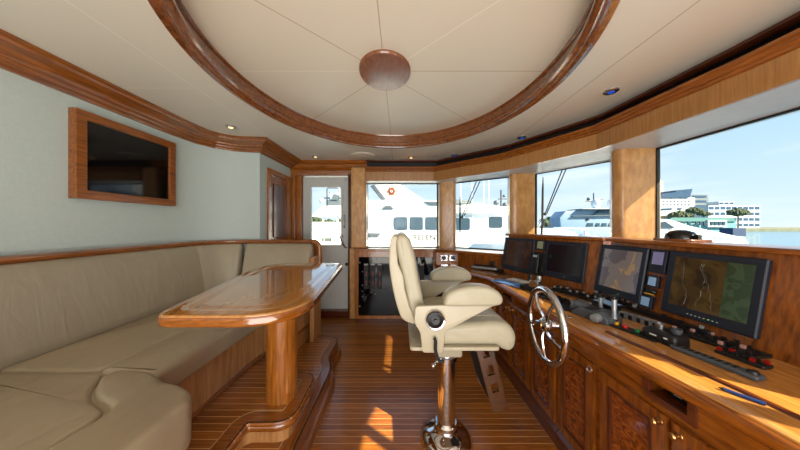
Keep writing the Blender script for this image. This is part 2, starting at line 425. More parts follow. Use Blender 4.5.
mb = MB(); sweep(mb, ring, [(0,2.205), (0,2.17), (.006,2.163), (.034,2.16), (.038,2.150), (.050,2.146), (.060,2.152), (.063,2.163), (.078,2.166), (.086,2.178), (.086,2.192), (.075,2.205), (.05,2.208), (.05,2.275), (.06,2.28), (.065,2.292), (.0,2.292)], True)
struct('trim_1', mb, 'ring_wood', label='oval varnished wood ring moulding around the ceiling recess', ang=25)
struct('trim_2', MB().lathe([(.0,2.29), (.165,2.29), (.165,2.28), (.16,2.272), (.0,2.270)], (0,0,0), 48, Matrix.Translation((-.096,1.545,0)) @ Matrix.Diagonal((1,1.18,1,1))), 'medallion')
# rear of the ceiling outside shell so that the sun stays out
struct('roof', box(-2.2, 2.5, -3.2, 3.75, 2.36, 2.42), 'yacht_white', smooth=False)
struct('trim_roof_edge', MB().loops([[(x, y, 2.2), (x, y, 2.42), (x2, y2, 2.42), (x2, y2, 2.2)] for (x, y), (x2, y2) in (((-2.2,-3.2), (-2.25,-3.2)), ((-2.2,3.7), (-2.25,3.75)), ((.7,3.7), (.7,3.75)), ((1.6,3.0), (1.65,3.05)), ((2.2,2.2), (2.25,2.2)), ((2.2,-3.2), (2.25,-3.2)))]), 'yacht_white', smooth=False)

wl = [(-2.0,-3.2), (-2.0,2.1), (-1.975,2.32), (-1.90,2.46), (-1.78,2.56), (-1.65,2.6), (-1.53,2.62)]
mb = MB(); sweep(mb, wl, [(0,0), (0,2.2), (.08,2.2), (.08,0)]); struct('wall_left', mb, 'wall_fabric')
mb = MB(); mb.box(-1.62,-1.53,2.62,2.78,0,2.2).box(-1.62,-1.53,3.3,3.5,0,2.2).box(-1.62,-1.53,2.78,3.3,1.93,2.2); struct('wall_port', mb, 'wall_fabric', smooth=False)
# wooden door in the port side wall
d2 = obj('door_2', box(-1.56,-1.535,2.80,3.28,.02,1.91), 'cherry_z', smooth=False); d2['kind'] = 'structure'
mb = MB().box(-1.56,-1.51,2.76,2.81,0,1.96).box(-1.56,-1.51,3.27,3.32,0,1.96).box(-1.56,-1.51,2.81,3.27,1.91,1.96); obj('door_frame', mb, 'teak_z', d2)
mb = MB().box(-1.538,-1.522,2.9,3.18,1.15,1.8).box(-1.538,-1.522,2.9,3.18,.2,1.0); obj('door_panel', mb, 'dark_z', d2, bevel=.006)
obj('door_handle', MB().tube([(-1.535,3.2,1.02),(-1.49,3.2,1.02),(-1.49,3.12,1.02)], .009), 'brass', d2)
# back wall pieces round the glazed door
mb = MB().box(-1.6,-1.386,3.43,3.5,0,2.2).box(-1.386,-.714,3.43,3.5,2.0,2.2).box(-.714,-.66,3.43,3.5,0,2.2)
struct('wall_back', mb, 'dark_z', smooth=False)
struct('wall_front', box(-.66,.62,3.44,3.5,0,.985), 'dark_x', smooth=False)
mb = MB().box(-1.53,-1.47,3.36,3.44,0,2.08).box(-1.47,-1.395,3.40,3.44,0,2.08); struct('trim_3', mb, 'teak_z', bevel=.006)
struct('trim_4', MB().box(-.665,-.456,3.22,3.46,.985,2.08).box(-.70,-.61,3.3,3.46,0,.985), 'pillar_z', bevel=.02)
struct('trim_5', box(-.725,-.705,3.34,3.44,0,2.02), 'dark_z')
struct('trim_6', box(-1.4,-.7,3.35,3.46,0,.1), 'dark_x', bevel=.005)
# glazed white door
dr = obj('door_1', MB().box(-1.386,-1.272,3.44,3.475,.1,1.99).box(-.843,-.72,3.44,3.475,.1,1.99).box(-1.272,-.843,3.44,3.475,.1,1.014).box(-1.272,-.843,3.44,3.475,1.843,1.99), 'white_door', smooth=False); dr['kind'] = 'structure'
fr = [(-1.272,1.014), (-.843,1.014), (-.843,1.843), (-1.272,1.843)]
def frame_xz(path, w, d0, d1, M=None):
    a = offset(path, 0, True); b = offset(path, w, True)
    return MB().loops([[(x, d, z) for x, z in q] for q, d in ((a, d0), (b, d0), (b, d1), (a, d1))], cap=False, ringclosed=True, M=M)
obj('window_frame', frame_xz(rnd(fr, .03), -.022, 3.425, 3.445), 'white_door', dr)
obj('pane', box(-1.272,-.843,3.455,3.461,1.014,1.843), 'window_glass', dr, smooth=False)
obj('grab_handle', MB().tube(curve_pts([(-.79,3.44,1.44),(-.79,3.4,1.43),(-.79,3.4,1.35),(-.79,3.4,1.27),(-.79,3.44,1.26)]), .01), 'chrome', dr, label='small chrome grab handle')
obj('lever_handle', MB().tube(curve_pts([(-.83,3.43,1.14),(-.84,3.39,1.12),(-.80,3.39,1.02),(-.76,3.40,.97)]), .011).sphere((-.83,3.41,1.145), .022), 'chrome', dr)
obj('lock_knob', MB().sphere((-.76,3.42,.74), .024), 'black', dr)
obj('door_closer', box(-.80,-.74,3.42,3.45,1.93,1.97), 'brushed_steel', dr)

# crown moulding, port side and over the door
cp_ = [(-1.995,-3.2), (-1.995,2.1), (-1.97,2.32), (-1.895,2.455), (-1.775,2.555), (-1.645,2.595), (-1.53,2.615), (-1.53,3.40), (-.46,3.40)]
crown = [(0.02,2.2), (-.165,2.2), (-.168,2.188), (-.15,2.18), (-.145,2.165), (-.11,2.155), (-.08,2.14), (-.075,2.125), (-.05,2.12), (-.045,2.105), (-.02,2.1), (-.015,2.085), (0.02,2.085)]
def crown_shape(p, prof, name, m):
    mb = MB(); sweep(mb, p, prof); return struct(name, mb, m, ang=20)
crown_shape(cp_[:6]+[(-1.53,2.605), (-1.53,3.44)], crown, 'trim_7', 'teak_y')
crown_shape([(-1.53,3.44),(-.46,3.44)], [(0.02,2.2), (-.12,2.2), (-.12,2.19), (-.1,2.16), (-.08,2.15), (-.08,2.11), (-.1,2.08), (-.08,2.06), (-.07,2.0), (0.02,2.0)], 'trim_9', 'teak_x')

# starboard windows: valance, soffit, sill, pillars
V = [(-.462,3.2), (.45,3.2), (1.12,2.6), (1.53,1.87), (1.6,1.1), (1.62,-3.2)]
G = [(-.66,3.42), (.66,3.42), (1.345+.11,2.93-.08), (1.95,2.02), (2.0,1.83), (2.04,.9), (2.08,-.4), (2.1,-3.2)]
Vi = V
mb = MB(); sweep(mb, V, [(0,1.887), (0,1.895), (.0,2.02), (-.012,2.03), (-.012,2.045), (-.02,2.04), (.03,2.045), (.05,2.04), (.05,1.9), (.02,1.887)])
struct('trim_10', mb, 'valance', ang=20, label='long wooden valance band above the windows')
mb = MB(); sweep(mb, V, [(-.004,2.01), (-.014,2.015), (-.014,2.028), (-.028,2.034), (-.028,2.046), (-.044,2.052), (-.044,2.068), (.03,2.068), (.03,2.01)])
struct('trim_11', mb, 'teak_y', ang=20)
CE = [(-.47,3.33), (.52,3.33), (1.24,2.68), (1.65,1.95), (1.7,1.2), (1.72,-3.2)]
mb = MB(); sweep(mb, CE, [(0,2.2), (-.028,2.195), (-.028,2.18), (-.01,2.172), (.02,2.17), (.03,2.2)])
struct('trim_12', mb, 'dark_y', ang=20)
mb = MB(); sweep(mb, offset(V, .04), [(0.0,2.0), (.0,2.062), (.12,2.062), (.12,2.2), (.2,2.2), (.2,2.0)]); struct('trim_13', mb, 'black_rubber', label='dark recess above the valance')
# soffit plate between valance and glass
def strip(mb, A, B, z0, z1):
    mb.loops([[(a[0], a[1], z0), (b[0], b[1], z0), (b[0], b[1], z1), (a[0], a[1], z1)] for a, b in zip(A, B)]); return mb
Vs = [(-.46,3.21), (.45,3.21), (1.12,2.61), (1.53,1.88), (1.6,1.1), (1.61,.09), (1.61,-.08), (1.61,-.5), (1.62,-3.2)]
Gs = [(-.46,3.47), (.68,3.47), (1.46,2.87), (1.98,2.04), (2.05,.9), (2.045,.09), (1.985,-.08), (1.95,-.5), (1.95,-3.2)]
struct('trim_14', strip(MB(), Vs, Gs, 1.89, 1.93), 'soffit', label='pale soffit between valance and glass')
mb = MB(); sweep(mb, [g for g in Gs], [(0,1.887),(0,2.36),(.04,2.36),(.04,1.887)]); struct('wall_upper', mb, 'yacht_white', smooth=False)
# sill and wall under the windows
Ss = [(-.62,3.17), (.46,3.17), (1.14,2.57), (1.56,1.83), (1.64,1.1), (1.66,.09), (1.66,-.08), (1.67,-.5), (1.7,-3.2)]
struct('trim_15', strip(MB(), Ss, Gs, .955, .985), 'teak_x', label='wooden window sill', bevel=.006)
mb = MB(); sweep(mb, Gs[1:], [(0,-.05),(0,.955),(.05,.955),(.05,-.05)]); struct('wall_right', mb, 'dark_z', smooth=False)
# riser under the sill behind the corner counter
mb = MB(); sweep(mb, [(.74,2.99), (1.14,2.59), (1.56,1.86)], [(0,.8),(0,.955),(-.02,.955),(-.02,.8)]); struct('trim_16', mb, 'cherry_z', smooth=False)

panes = [((-.46,3.42), (.53,3.42)), ((.77,3.36), (1.345,2.93)), ((1.565,2.76), (1.935,2.2)), ((1.975,1.84), (2.04,.5)), ((2.02,.10), (1.965,-.075)), ((1.955,-.13), (1.94,-.5)), ((1.93,-.7), (1.93,-3.1))]
for i, (a, b) in enumerate(panes):
    mb = MB(); d = (Vector(b)-Vector(a)).normalized(); n = Vector((-d.y, d.x))*.006
    A, B = Vector(a)-d*.03, Vector(b)+d*.03
    mb.add([(A.x, A.y, .985), (B.x, B.y, .985), (B.x+n.x, B.y+n.y, .985), (A.x+n.x, A.y+n.y, .985), (A.x, A.y, 1.89), (B.x, B.y, 1.89), (B.x+n.x, B.y+n.y, 1.89), (A.x+n.x, A.y+n.y, 1.89)], [(0,3,2,1), (4,5,6,7), (0,1,5,4), (1,2,6,5), (2,3,7,6), (3,0,4,7)])
    w = struct(f'window_{i+1}', mb, 'window_glass', smooth=False)
    fm = MB(); dd = d*.006; nn = Vector((-d.y, d.x))*.012
    for P in (Vector(a), Vector(b)):
        fm.add([(P.x-dd.x-nn.x, P.y-dd.y-nn.y, z) for z in (.985, 1.89)] + [(P.x+dd.x-nn.x, P.y+dd.y-nn.y, z) for z in (.985, 1.89)] + [(P.x+dd.x+nn.x, P.y+dd.y+nn.y, z) for z in (.985, 1.89)] + [(P.x-dd.x+nn.x, P.y-dd.y+nn.y, z) for z in (.985, 1.89)], [(0,1,3,2), (2,3,5,4), (4,5,7,6), (6,7,1,0), (0,2,4,6), (1,7,5,3)])
    for z in (.985, 1.88):
        P, Q = Vector(a), Vector(b)
        fm.add([(P.x-nn.x, P.y-nn.y, z), (Q.x-nn.x, Q.y-nn.y, z), (Q.x+nn.x, Q.y+nn.y, z), (P.x+nn.x, P.y+nn.y, z), (P.x-nn.x, P.y-nn.y, z+.010), (Q.x-nn.x, Q.y-nn.y, z+.010), (Q.x+nn.x, Q.y+nn.y, z+.010), (P.x+nn.x, P.y+nn.y, z+.010)], [(0,3,2,1), (4,5,6,7), (0,1,5,4), (1,2,6,5), (2,3,7,6), (3,0,4,7)])
    obj('window_frame', fm, 'black_rubber', w, smooth=False)
pil = [[(.545,3.28), (.745,3.24), (.79,3.36), (.75,3.48), (.53,3.48)],
       [(1.275,2.78), (1.325,2.75), (1.56,2.755), (1.58,2.80), (1.38,3.0), (1.33,2.98)],
       [(1.70,1.93), (1.71,1.85), (1.975,1.84), (2.03,1.86), (1.98,2.22), (1.92,2.2)],
       [(1.86,.25), (2.025,.105), (2.05,.5), (1.84,.48)], [(1.93,-.125), (1.97,-.13), (1.985,-.08), (1.94,-.075)], [(1.85,-.5), (1.95,-.5), (1.95,-.7), (1.85,-.7)]]
for i, p in enumerate(pil):
    struct(f'trim_{17+i}', MB().cushion(rnd(p, .035 if i < 4 else .008, 5), .985, 1.895, 0), 'pillar_z')
struct('roof_eyebrow', MB().cushion([(.68,3.5), (1.5,2.88), (2.0,2.05), (2.06,1.0), (2.50,1.0), (2.46,2.15), (1.82,3.2), (.80,3.95)], 2.05, 2.09, 0), 'yacht_white', smooth=False)
# rear bulkhead with wide opening
mb = MB().box(-2.1,-1.5,-3.25,-3.15,0,2.2).box(1.5,2.2,-3.25,-3.15,0,2.2).box(-1.5,1.5,-3.25,-3.15,2.05,2.2); struct('wall_rear', mb, 'teak_z', smooth=False)

# ceiling lights, speaker
def downlight(x, y, blue, label):
    t = thing('ceiling_downlight', (x, y, ZC-.012), label, 'light', 'recessed ceiling downlights')
    mb = MB().lathe([(.02,0), (.036,0), (.042,.004), (.042,.012), (.02,.012)], (x, y, ZC-.012), 24); obj('trim_ring', mb, 'brushed_steel', t)
    obj('lens', MB().lathe([(.0,-.001), (.016,-.003), (.024,.002), (.024,.006), (0,.006)], (x, y, ZC-.012), 20), 'lamp_blue' if blue else 'lamp_warm', t)
    if not blue:
        lamp('downlight_glow', 'SPOT', (x, y, ZC-.03), 3, (1, .8, .55), spot_size=R(80), spot_blend=.8, shadow_soft_size=.03)
downlight(-1.544, 2.19, 0, 'warm downlight in the ceiling near the television wall')
downlight(-1.106, 3.14, 0, 'warm downlight in the ceiling in front of the white door')
downlight(.146, 3.18, 0, 'warm downlight just right of the round ceiling speaker')
downlight(.70, 3.2-.12, 1, 'blue downlight farthest along the curved window valance')
downlight(1.2477, 2.4545, 1, 'blue downlight in the middle of the three along the valance')
downlight(1.414, 1.608, 1, 'blue downlight nearest the viewer beside the window valance')
sp_ = thing('ceiling_speaker', (-.484, 3.12, ZC-.01), 'flat round pale grille speaker in the ceiling before the front window', 'speaker')
obj('grille', MB().lathe([(0,-.002), (.13,-.002), (.14,.002), (.14,.01), (0,.01)], (-.484,3.12,ZC-.01), 40), 'speaker_grille', sp_)
obj('rim', MB().lathe([(.14,-.003), (.155,.0), (.155,.01), (.14,.01)], (-.484,3.12,ZC-.01), 40), 'ceiling_panel', sp_)

# television in a wooden frame on the left wall
tv = thing('television', (-1.96, 1.73, 1.40), 'black television set in a deep wooden frame on the left wall', 'television')
# frame: outer y 1.42..2.08 at the front face x=-1.90
ty0, ty1, tz0, tz1 = 1.444, 2.09, 1.462, 2.01
def frame_yz(y0, y1, z0, z1, w, x0, x1):
    p = [(y0, z0), (y1, z0), (y1, z1), (y0, z1)]; q = offset(p, w, True)
    return MB().loops([[(d, a, b) for a, b in s_] for s_, d in ((p, x0), (p, x1), (q, x1), (q, x0))], cap=False, ringclosed=True)
obj('frame', frame_yz(ty0, ty1, tz0, tz1, .055, -2.0, -1.95), 'teak_y', tv, smooth=False, bevel=.004)
obj('screen', box(-1.985,-1.965,ty0+.05,ty1-.05,tz0+.05,tz1-.05), 'tv_black', tv, smooth=False)

# ------------------------------------------------------------------ raised platform and steps
low = rnd([(-2.0,2.56), (-.80,2.52), (-.62,2.46), (-.63,2.10), (-.555,1.95), (-.545,-1.5), (-2.0,-1.5)], [0,.06,.12,.08,.1,0,0], 8)
up = rnd([(-2.0,2.05), (-.98,2.0), (-.80,1.68), (-.575,1.68), (-.565,1.25), (-.795,1.25), (-.795,-1.5), (-2.0,-1.5)], [0,.05,.06,.13,.2,.02,0,0], 8)
pl = obj('floor_step', MB().cushion(offset(low, .0 if area(low) > 0 else 0, True), .115, .14, .01), 'step_planks'); pl['kind'] = 'structure'; pl['label'] = 'lower step of the raised seating platform'
def inset(p, d): return offset(p, d if area(p) > 0 else -d, True)
obj('riser', MB().cushion(inset(low, -.035), 0, .05, .03, rb=0).cushion(inset(low, -.0), .0, .116, 0), 'teak_y', pl)
def margin(path, off, w, z, parent, m, name):
    mb = MB(); s_ = 1 if area(path) > 0 else -1
    sweep(mb, path, [(s_*off, z), (s_*(off+w), z), (s_*(off+w), z+.0012), (s_*off, z+.0012)], True); return obj(name, mb, m, parent, smooth=False)
margin(low, .008, .065, .139, pl, 'teak_y', 'margin_board'); margin(low, .073, .004, .1395, pl, 'holly', 'inlay_line')
margin(low, -.004, .010, .1375, pl, 'black_rubber', 'edge_line')
pu = obj('floor_platform', MB().cushion(up, .235, .27, .012), 'step_planks'); pu['kind'] = 'structure'; pu['label'] = 'upper level of the raised seating platform'
obj('riser', MB().cushion(inset(up, .03), .14, .236, 0), 'maple_z', pu)
obj('nosing', MB().cushion(inset(up, -.006), .215, .262, .02), 'edge_wood', pu)
margin(up, .012, .065, .269, pu, 'teak_x', 'margin_board'); margin(up, .077, .004, .2695, pu, 'holly', 'inlay_line')
margin(up, .002, .007, .2685, pu, 'black_rubber', 'edge_line')

# ------------------------------------------------------------------ sofa
so = thing('curved_sofa', (-1.5, 1.5, .14), 'long cream leather sofa curving along the left wall on a wooden base', 'sofa')
base = [(-1.97,-1.5), (-.83,-1.5), (-.83,.88), (-1.10,1.0), (-1.10,1.75), (-1.05,1.98), (-.96,2.2), (-.93,2.48), (-.93,2.58), (-1.97,2.58)]
basep = rnd(base, [0,0,.06,.05,.2,.2,.2,0,0,.3], 5)
obj('base_panel', MB().cushion(basep, .141, .54, 0), 'maple_z', so)
obj('kick_trim', MB().cushion(inset([p for p in basep], -.012), .271, .30, .005), 'teak_y', so)
# backrest swept along the wall
bw = [(-1.985,-1.5), (-1.985,2.1), (-1.955,2.3), (-1.88,2.44), (-1.76,2.54), (-1.62,2.575), (-1.53,2.58), (-.90,2.58)]
bwc = curve_pts([(x, y, 0) for x, y in bw], 5); bwc = [(p[0], p[1]) for p in bwc]
def resample(path, step):
    out = [path[0]]; acc = 0
    for a, b in zip(path, path[1:]):
        l = math.hypot(b[0]-a[0], b[1]-a[1]); n = max(1, int(l/step))
        for k in range(1, n+1): out.append((a[0]+(b[0]-a[0])*k/n, a[1]+(b[1]-a[1])*k/n))
    return out
bwc = resample(bwc, .03)
prof = [(-.02,1.10), (-.05,1.112), (-.09,1.10), (-.12,1.05), (-.15,.95), (-.18,.82), (-.2,.70), (-.2,.62), (-.02,.62)]
def seg(path, lo, hi):
    return [p for p in path if lo(p) and hi(p)]
cuts = [lambda p: p[0] < -1.9 and p[1] < .95, lambda p: .95 <= p[1] and p[0] < -1.64, lambda p: p[1] > 2.5 and p[0] >= -1.64 and p[0] < -.885]
for c in cuts:
    q = [p for p in bwc if c(p)]
    mb = MB(); rings = []
    L = len(q)
    offs = {o: offset(q, o) for o, z in prof}
    for i in range(L):
        e = min(i, L-1-i); k = 1 - .35*max(0, 1-e/1.2)**2*.3; rings.append([(q[i][0]+(offs[o][i][0]-q[i][0])*k, q[i][1]+(offs[o][i][1]-q[i][1])*k, .62+(z-.62)*(k*.5+.5)) for o, z in prof])
    mb.loops(rings); ob = obj('backrest_cushion', mb, 'sofa_back', so, ang=80)
    sd = ob.modifiers.new('soft', 'SUBSURF'); sd.levels = 1; sd.render_levels = 1
# rail, with its curled end
rp = [(x, y) for x, y in bwc if x < -.93]
mb = MB(); sweep(mb, rp, [(.012,1.10), (.012,1.135), (-.005,1.146), (-.04,1.148), (-.062,1.138), (-.066,1.12), (-.055,1.105), (-.03,1.098)])
obj('top_rail', mb, 'teak_y', so, ang=50)
mb = MB().tube(curve_pts([(-.95,2.555,1.122), (-.90,2.555,1.115), (-.862,2.55,1.08), (-.85,2.545,1.02), (-.85,2.535,.9), (-.85,2.52,.75)]), .027, 12); obj('rail_end', mb, 'teak_z', so)
obj('end_panel', MB().box(-.90,-.855,2.38,2.6,.0,.98).box(-.93,-.90,2.46,2.6,0,.6), 'maple_z', so, bevel=.01)
obj('back_panel', box(-1.5,-.88,2.585,2.61,0,1.09), 'teak_z', so)
# seat cushions
def seatc(name, poly, rad, z0, z1, r, m='sofa_seat'):
    ob = obj(name, MB().cushion(rnd(poly, rad, 6), z0, z1, r, rb=.02, n=5), m, so, ang=80); return ob
seatc('seat_cushion', [(-1.96,1.07), (-1.35,1.07), (-1.31,1.9), (-1.45,2.2), (-1.96,2.2)], [.03,.06,.2,.1,.1], .53, .648, .03)
seatc('seat_cushion', [(-1.345,1.065), (-1.06,1.04), (-1.055,1.75), (-1.0,1.97), (-.89,2.2), (-.88,2.44), (-1.96,2.44), (-1.96,2.2), (-1.45,2.2), (-1.31,1.9)], [.03,.03,.2,.2,.2,.05,.1,.05,.1,.2], .53, .655, .03)
seatc('seat_cushion', [(-1.96,1.06), (-1.30,1.06), (-1.19,.915), (-1.015,.835), (-1.03,.70), (-1.04,-1.5), (-1.96,-1.5)], [.02,.04,.08,.05,.1,0,0], .50, .652, .022)
seatc('seat_cushion', [(-1.025,-1.5), (-.775,-1.5), (-.775,.915), (-.89,.975), (-.985,.995), (-1.065,1.045), (-1.16,1.072), (-1.255,1.065), (-1.275,1.02), (-1.18,.92), (-1.005,.845), (-1.02,.70)], [0,0,.1,.04,.05,.05,.05,.02,.02,.06,.05,.1], .47, .66, .024)
obj('seat_core', MB().cushion(rnd([(-1.95,-1.5), (-.80,-1.5), (-.80,.90), (-.91,.955), (-1.0,.98), (-1.075,1.05), (-1.07,1.75), (-1.01,1.97), (-.90,2.2), (-.89,2.43), (-1.95,2.43)], [0,0,.08,.04,.05,.03,.2,.2,.2,.05,.1], 6), .52, .638, .03), 'sofa_seat', so, ang=80)
obj('piping', MB().tube([(-.778,-1.5,.632), (-.778,.84,.632)], .0035, 6), 'sofa_back', so)

# ------------------------------------------------------------------ table
tb = thing('dining_table', (-.712, 1.436, .27), 'varnished wooden table with inlaid top on a single round pedestal', 'table')
to = rnd([(-.865,.835), (-.355,.835), (-.47,2.0), (-1.12,2.0)], [.06,.26,.10,.3], 10)
obj('table_top', MB().cushion(to, .942, .985, .008, rb=.018), 'table_y', tb)
obj('edge_band', MB().cushion(inset(to, -.004), .94, .980, .012, n=6), 'edge_wood', tb, label='rounded glossy orange-brown table edge')
raw = [(-.865,.835), (-.355,.835), (-.47,2.0), (-1.12,2.0)]
mb = MB(); sweep(mb, rnd(inset(raw, .045), [.06,.22,.08,.26], 10), [(0,.9848), (.022,.9848), (.022,.9856), (0,.9856)], True); obj('inlay_band', mb, 'table_light', tb, smooth=False)
obj('centre_panel', MB().cushion(rnd(inset(raw, .10), [.05,.16,.06,.2], 10), .9848, .9856, 0), 'table_light', tb, smooth=False)
obj('pedestal', MB().lathe([(.0,.27), (.086,.27), (.086,.90), (.12,.93), (.12,.941), (0,.941)], (-.712,1.45,0), 48), 'teak_z', tb)
cu = MB().lathe([(.03,.986), (.034,.986), (.034,.99), (.0,.99)], (-.55,1.9,0), 24)
obj('cup_ring', cu, 'brushed_steel', tb)

# ------------------------------------------------------------------ electronics cabinet under the front window
ec = thing('electronics_cabinet', (0, 3.2, 0), 'wooden cabinet with a black glass front under the front window', 'cabinet')
mb = MB().box(-.6,-.552,3.17,3.43,.06,.955).box(.44,.47,3.17,3.43,.06,.955).box(-.552,.44,3.17,3.43,.875,.955).box(-.552,.44,3.17,3.43,.06,.10); obj('frame', mb, 'teak_z', ec, bevel=.004)
obj('toe_kick', box(-.58,.46,3.2,3.43,0,.06), 'dark_x', ec)
gd = obj('glass_door', box(-.552,.44,3.195,3.21,.10,.875), 'panel_black', ec, smooth=False)
for x in (-.535, .42):
    for z in (.80, .22): obj('hinge_button', MB().sphere((x,3.19,z), .012), 'brushed_steel', gd)
for i, x in enumerate((-.45,-.36,-.27,.20,.29)):
    br = obj('breaker_column', box(x-.03,x+.03,3.188,3.196,.45,.76), 'black_rubber', ec)
    obj('label_plate', box(x-.026,x+.026,3.184,3.19,.765,.785), 'label_grey', br)
    if i < 3:
        for zz in (.62, .50): obj('red_mark', MB().box(x-.004,x+.006,3.184,3.189,zz,zz+.06), 'red_led', br)
for i, (x, z) in enumerate([(-.5,.35),(-.5,.42),(-.5,.5),(-.5,.68),(-.33,.38),(-.22,.42),(.22,.4),(.22,.5),(-.31,.84)]):
    obj('indicator', MB().sphere((x,3.192,z), .007, n=10, m=6), 'label_grey', ec)
# corner panel with two rocker sockets
gp = obj('wall_corner', box(.455,.74,3.0,3.4,.80,.955), 'teak_z', smooth=False, bevel=.003); gp['kind'] = 'structure'
for i, (x, l) in enumerate(((.545,'chrome framed socket on the corner panel, left of two'), (.66,'chrome framed socket on the corner panel, right of two'))):
    t = thing('socket_plate', (x, 3.0, .86), l, 'socket', 'sockets on the corner panel')
    obj('plate', frame_xz([(x-.042,.855), (x+.042,.855), (x+.042,.925), (x-.042,.925)], .014, 2.985, 3.0), 'chrome', t)
    obj('insert', box(x-.03,x+.03,2.99,3.0,.868,.912), 'black', t)
    obj('edge_plate', MB().box(x-.04,x+.04,2.94,2.99,.80,.815), 'chrome', t)

# ------------------------------------------------------------------ helm worktop and cabinets
ct = [(.47,3.03), (.86,2.3), (.865,1.26), (.89,.9), (.915,.6), (.92,0), (.92,-1.2), (1.9,-1.2), (1.93,-.1), (1.98,1.75), (1.93,2.2), (1.50,2.8), (.74,3.3), (.47,3.3)]
wt = thing('helm_worktop', (1.3, 1.4, .76), 'long curved varnished wooden helm worktop below the windows', 'worktop')
obj('counter_top', MB().cushion(ct, .765, .80, .006, rb=.012), 'counter_y', wt)
fe = [(.47,3.03), (.86,2.3), (.865,1.26), (.89,.9), (.915,.6), (.92,0), (.92,-1.2)]
mb = MB(); sweep(mb, fe, [(0.03,.792), (-.004,.794), (-.016,.785), (-.018,.77), (-.008,.752), (.0,.745), (.03,.745)]); obj('front_nosing', mb, 'cherry_y', wt, ang=50)
mb = MB(); sweep(mb, [(.955,1.12), (.965,1.02), (.995,.86), (1.015,.72), (1.03,.4), (1.03,-.4)], [(0,.799), (.006,.806), (.02,.806), (.026,.799)]); obj('fiddle_rail', mb, 'dark_y', wt)

CF = .935
def cab_front(name, label, y0, y1, doors, niche=None, grp='helm cabinets'):
    yc = (y0+y1)/2
    t = thing(name, (CF+.3, yc, 0), label, 'cabinet', grp)
    mb = MB()
    if niche:
        n0, n1, q0, q1 = niche
        mb.box(CF,CF+.5,y0,y1,.08,q0).box(CF,CF+.5,y0,y1,q1,.744)
        if n0 > y0: mb.box(CF,CF+.5,y0,n0,q0,q1)
        if n1 < y1: mb.box(CF,CF+.5,n1,y1,q0,q1)
        mb.box(CF+.16,CF+.5,n0,n1,q0,q1)
    else: mb.box(CF,CF+.5,y0,y1,.08,.744)
    obj('carcass', mb, 'cherry_y', t, smooth=False)
    obj('plinth', MB().cushion([(CF-.018,0), (CF+.3,0), (CF+.3,.1), (CF,.1), (CF-.018,.08)], y0, y1, 0, 'xz'), 'dark_y', t, smooth=False)
    if niche:
        w = offset([(n0-.012,q0-.012), (n1+.012,q0-.012), (n1+.012,q1+.012), (n0-.012,q1+.012)], 0, True); v = offset(w, .022, True)
        obj('niche_frame', MB().loops([[(d, a, b) for a, b in s] for s, d in ((w, CF), (w, CF-.008), (v, CF-.008), (v, CF+.01))], cap=False, ringclosed=True), 'dark_y', t, smooth=False)
        ne = obj('radio_unit', box(CF+.05,CF+.158,n0+.02,n1-.02,q0+.004,q1-.012), 'black', t, bevel=.003)
        obj('connector', MB().box(CF+.03,CF+.05,(n0+n1)/2-.012,(n0+n1)/2+.012,q0+.03,q0+.045), 'label_grey', ne)
    for d0, d1, kn in doors:
        dm = MB(); z0, z1 = .12, .635
        w = [(d0+.005,z0), (d1-.005,z0), (d1-.005,z1), (d0+.005,z1)]; v = offset(w, .05, True)
        dm.loops([[(d, a, b) for a, b in s] for s, d in ((w, CF-.001), (w, CF-.016), (v, CF-.016), (v, CF-.006))], cap=False, ringclosed=True)
        dr_ = obj('door', dm, 'cherry_z', t, smooth=False)
        obj('burl_panel', box(CF-.009,CF-.002,d0+.05,d1-.05,z0+.045,z1-.045), 'burl', dr_, smooth=False)
        v2 = offset(w, .047, True); v3 = offset(w, .055, True)
        obj('bead', MB().loops([[(d, a, b) for a, b in s] for s, d in ((v2, CF-.014), (v2, CF-.02), (v3, CF-.02), (v3, CF-.008))], cap=False, ringclosed=True), 'dark_z', dr_, smooth=False)
        if kn is not None:
            ky, kind = kn
            if kind == 'knob':
                K = Matrix.Translation((CF-.016, ky, .605)) @ Matrix.Rotation(R(-90), 4, 'Y')
                obj('knob', MB().lathe([(.0,0), (.011,0), (.010,.003), (.004,.005), (.004,.016), (.009,.019), (.011,.024), (.008,.029), (0,.03)], (0,0,0), 16, K), 'brass', dr_)
            else:
                K = Matrix.Translation((CF-.016, ky, .60)) @ Matrix.Rotation(R(-90), 4, 'Y')
                obj('latch_ring', MB().lathe([(.008,0), (.016,0), (.016,.004), (.011,.006), (.008,.003)], (0,0,0), 18, K), 'chrome', dr_)
    return t
cab_front('helm_cabinet', 'helm cabinet beyond the steering wheel with two burl doors and a small niche', 1.70, 2.28, [(2.0,2.27,(2.025,'knob')), (1.71,1.99,(1.965,'knob'))], (2.0,2.18,.665,.728))
cab_front('helm_cabinet', 'helm cabinet directly behind the steering wheel with one burl door', 1.415, 1.695, [(1.425,1.69,None)])
cab_front('helm_cabinet', 'helm cabinet right of the steering wheel with a chrome ring latch', 1.125, 1.41, [(1.135,1.40,(1.165,'latch'))])
cab_front('helm_cabinet', 'nearest helm cabinet with a black radio niche above two brass knobs', .50, 1.12, [(.825,1.11,(.85,'knob')), (.51,.815,(.79,'knob'))], (.765,.905,.672,.746))
cab_front('helm_cabinet', 'helm cabinet at the near end of the worktop', -1.1, .495, [(.0,.49,(.45,'knob'))])
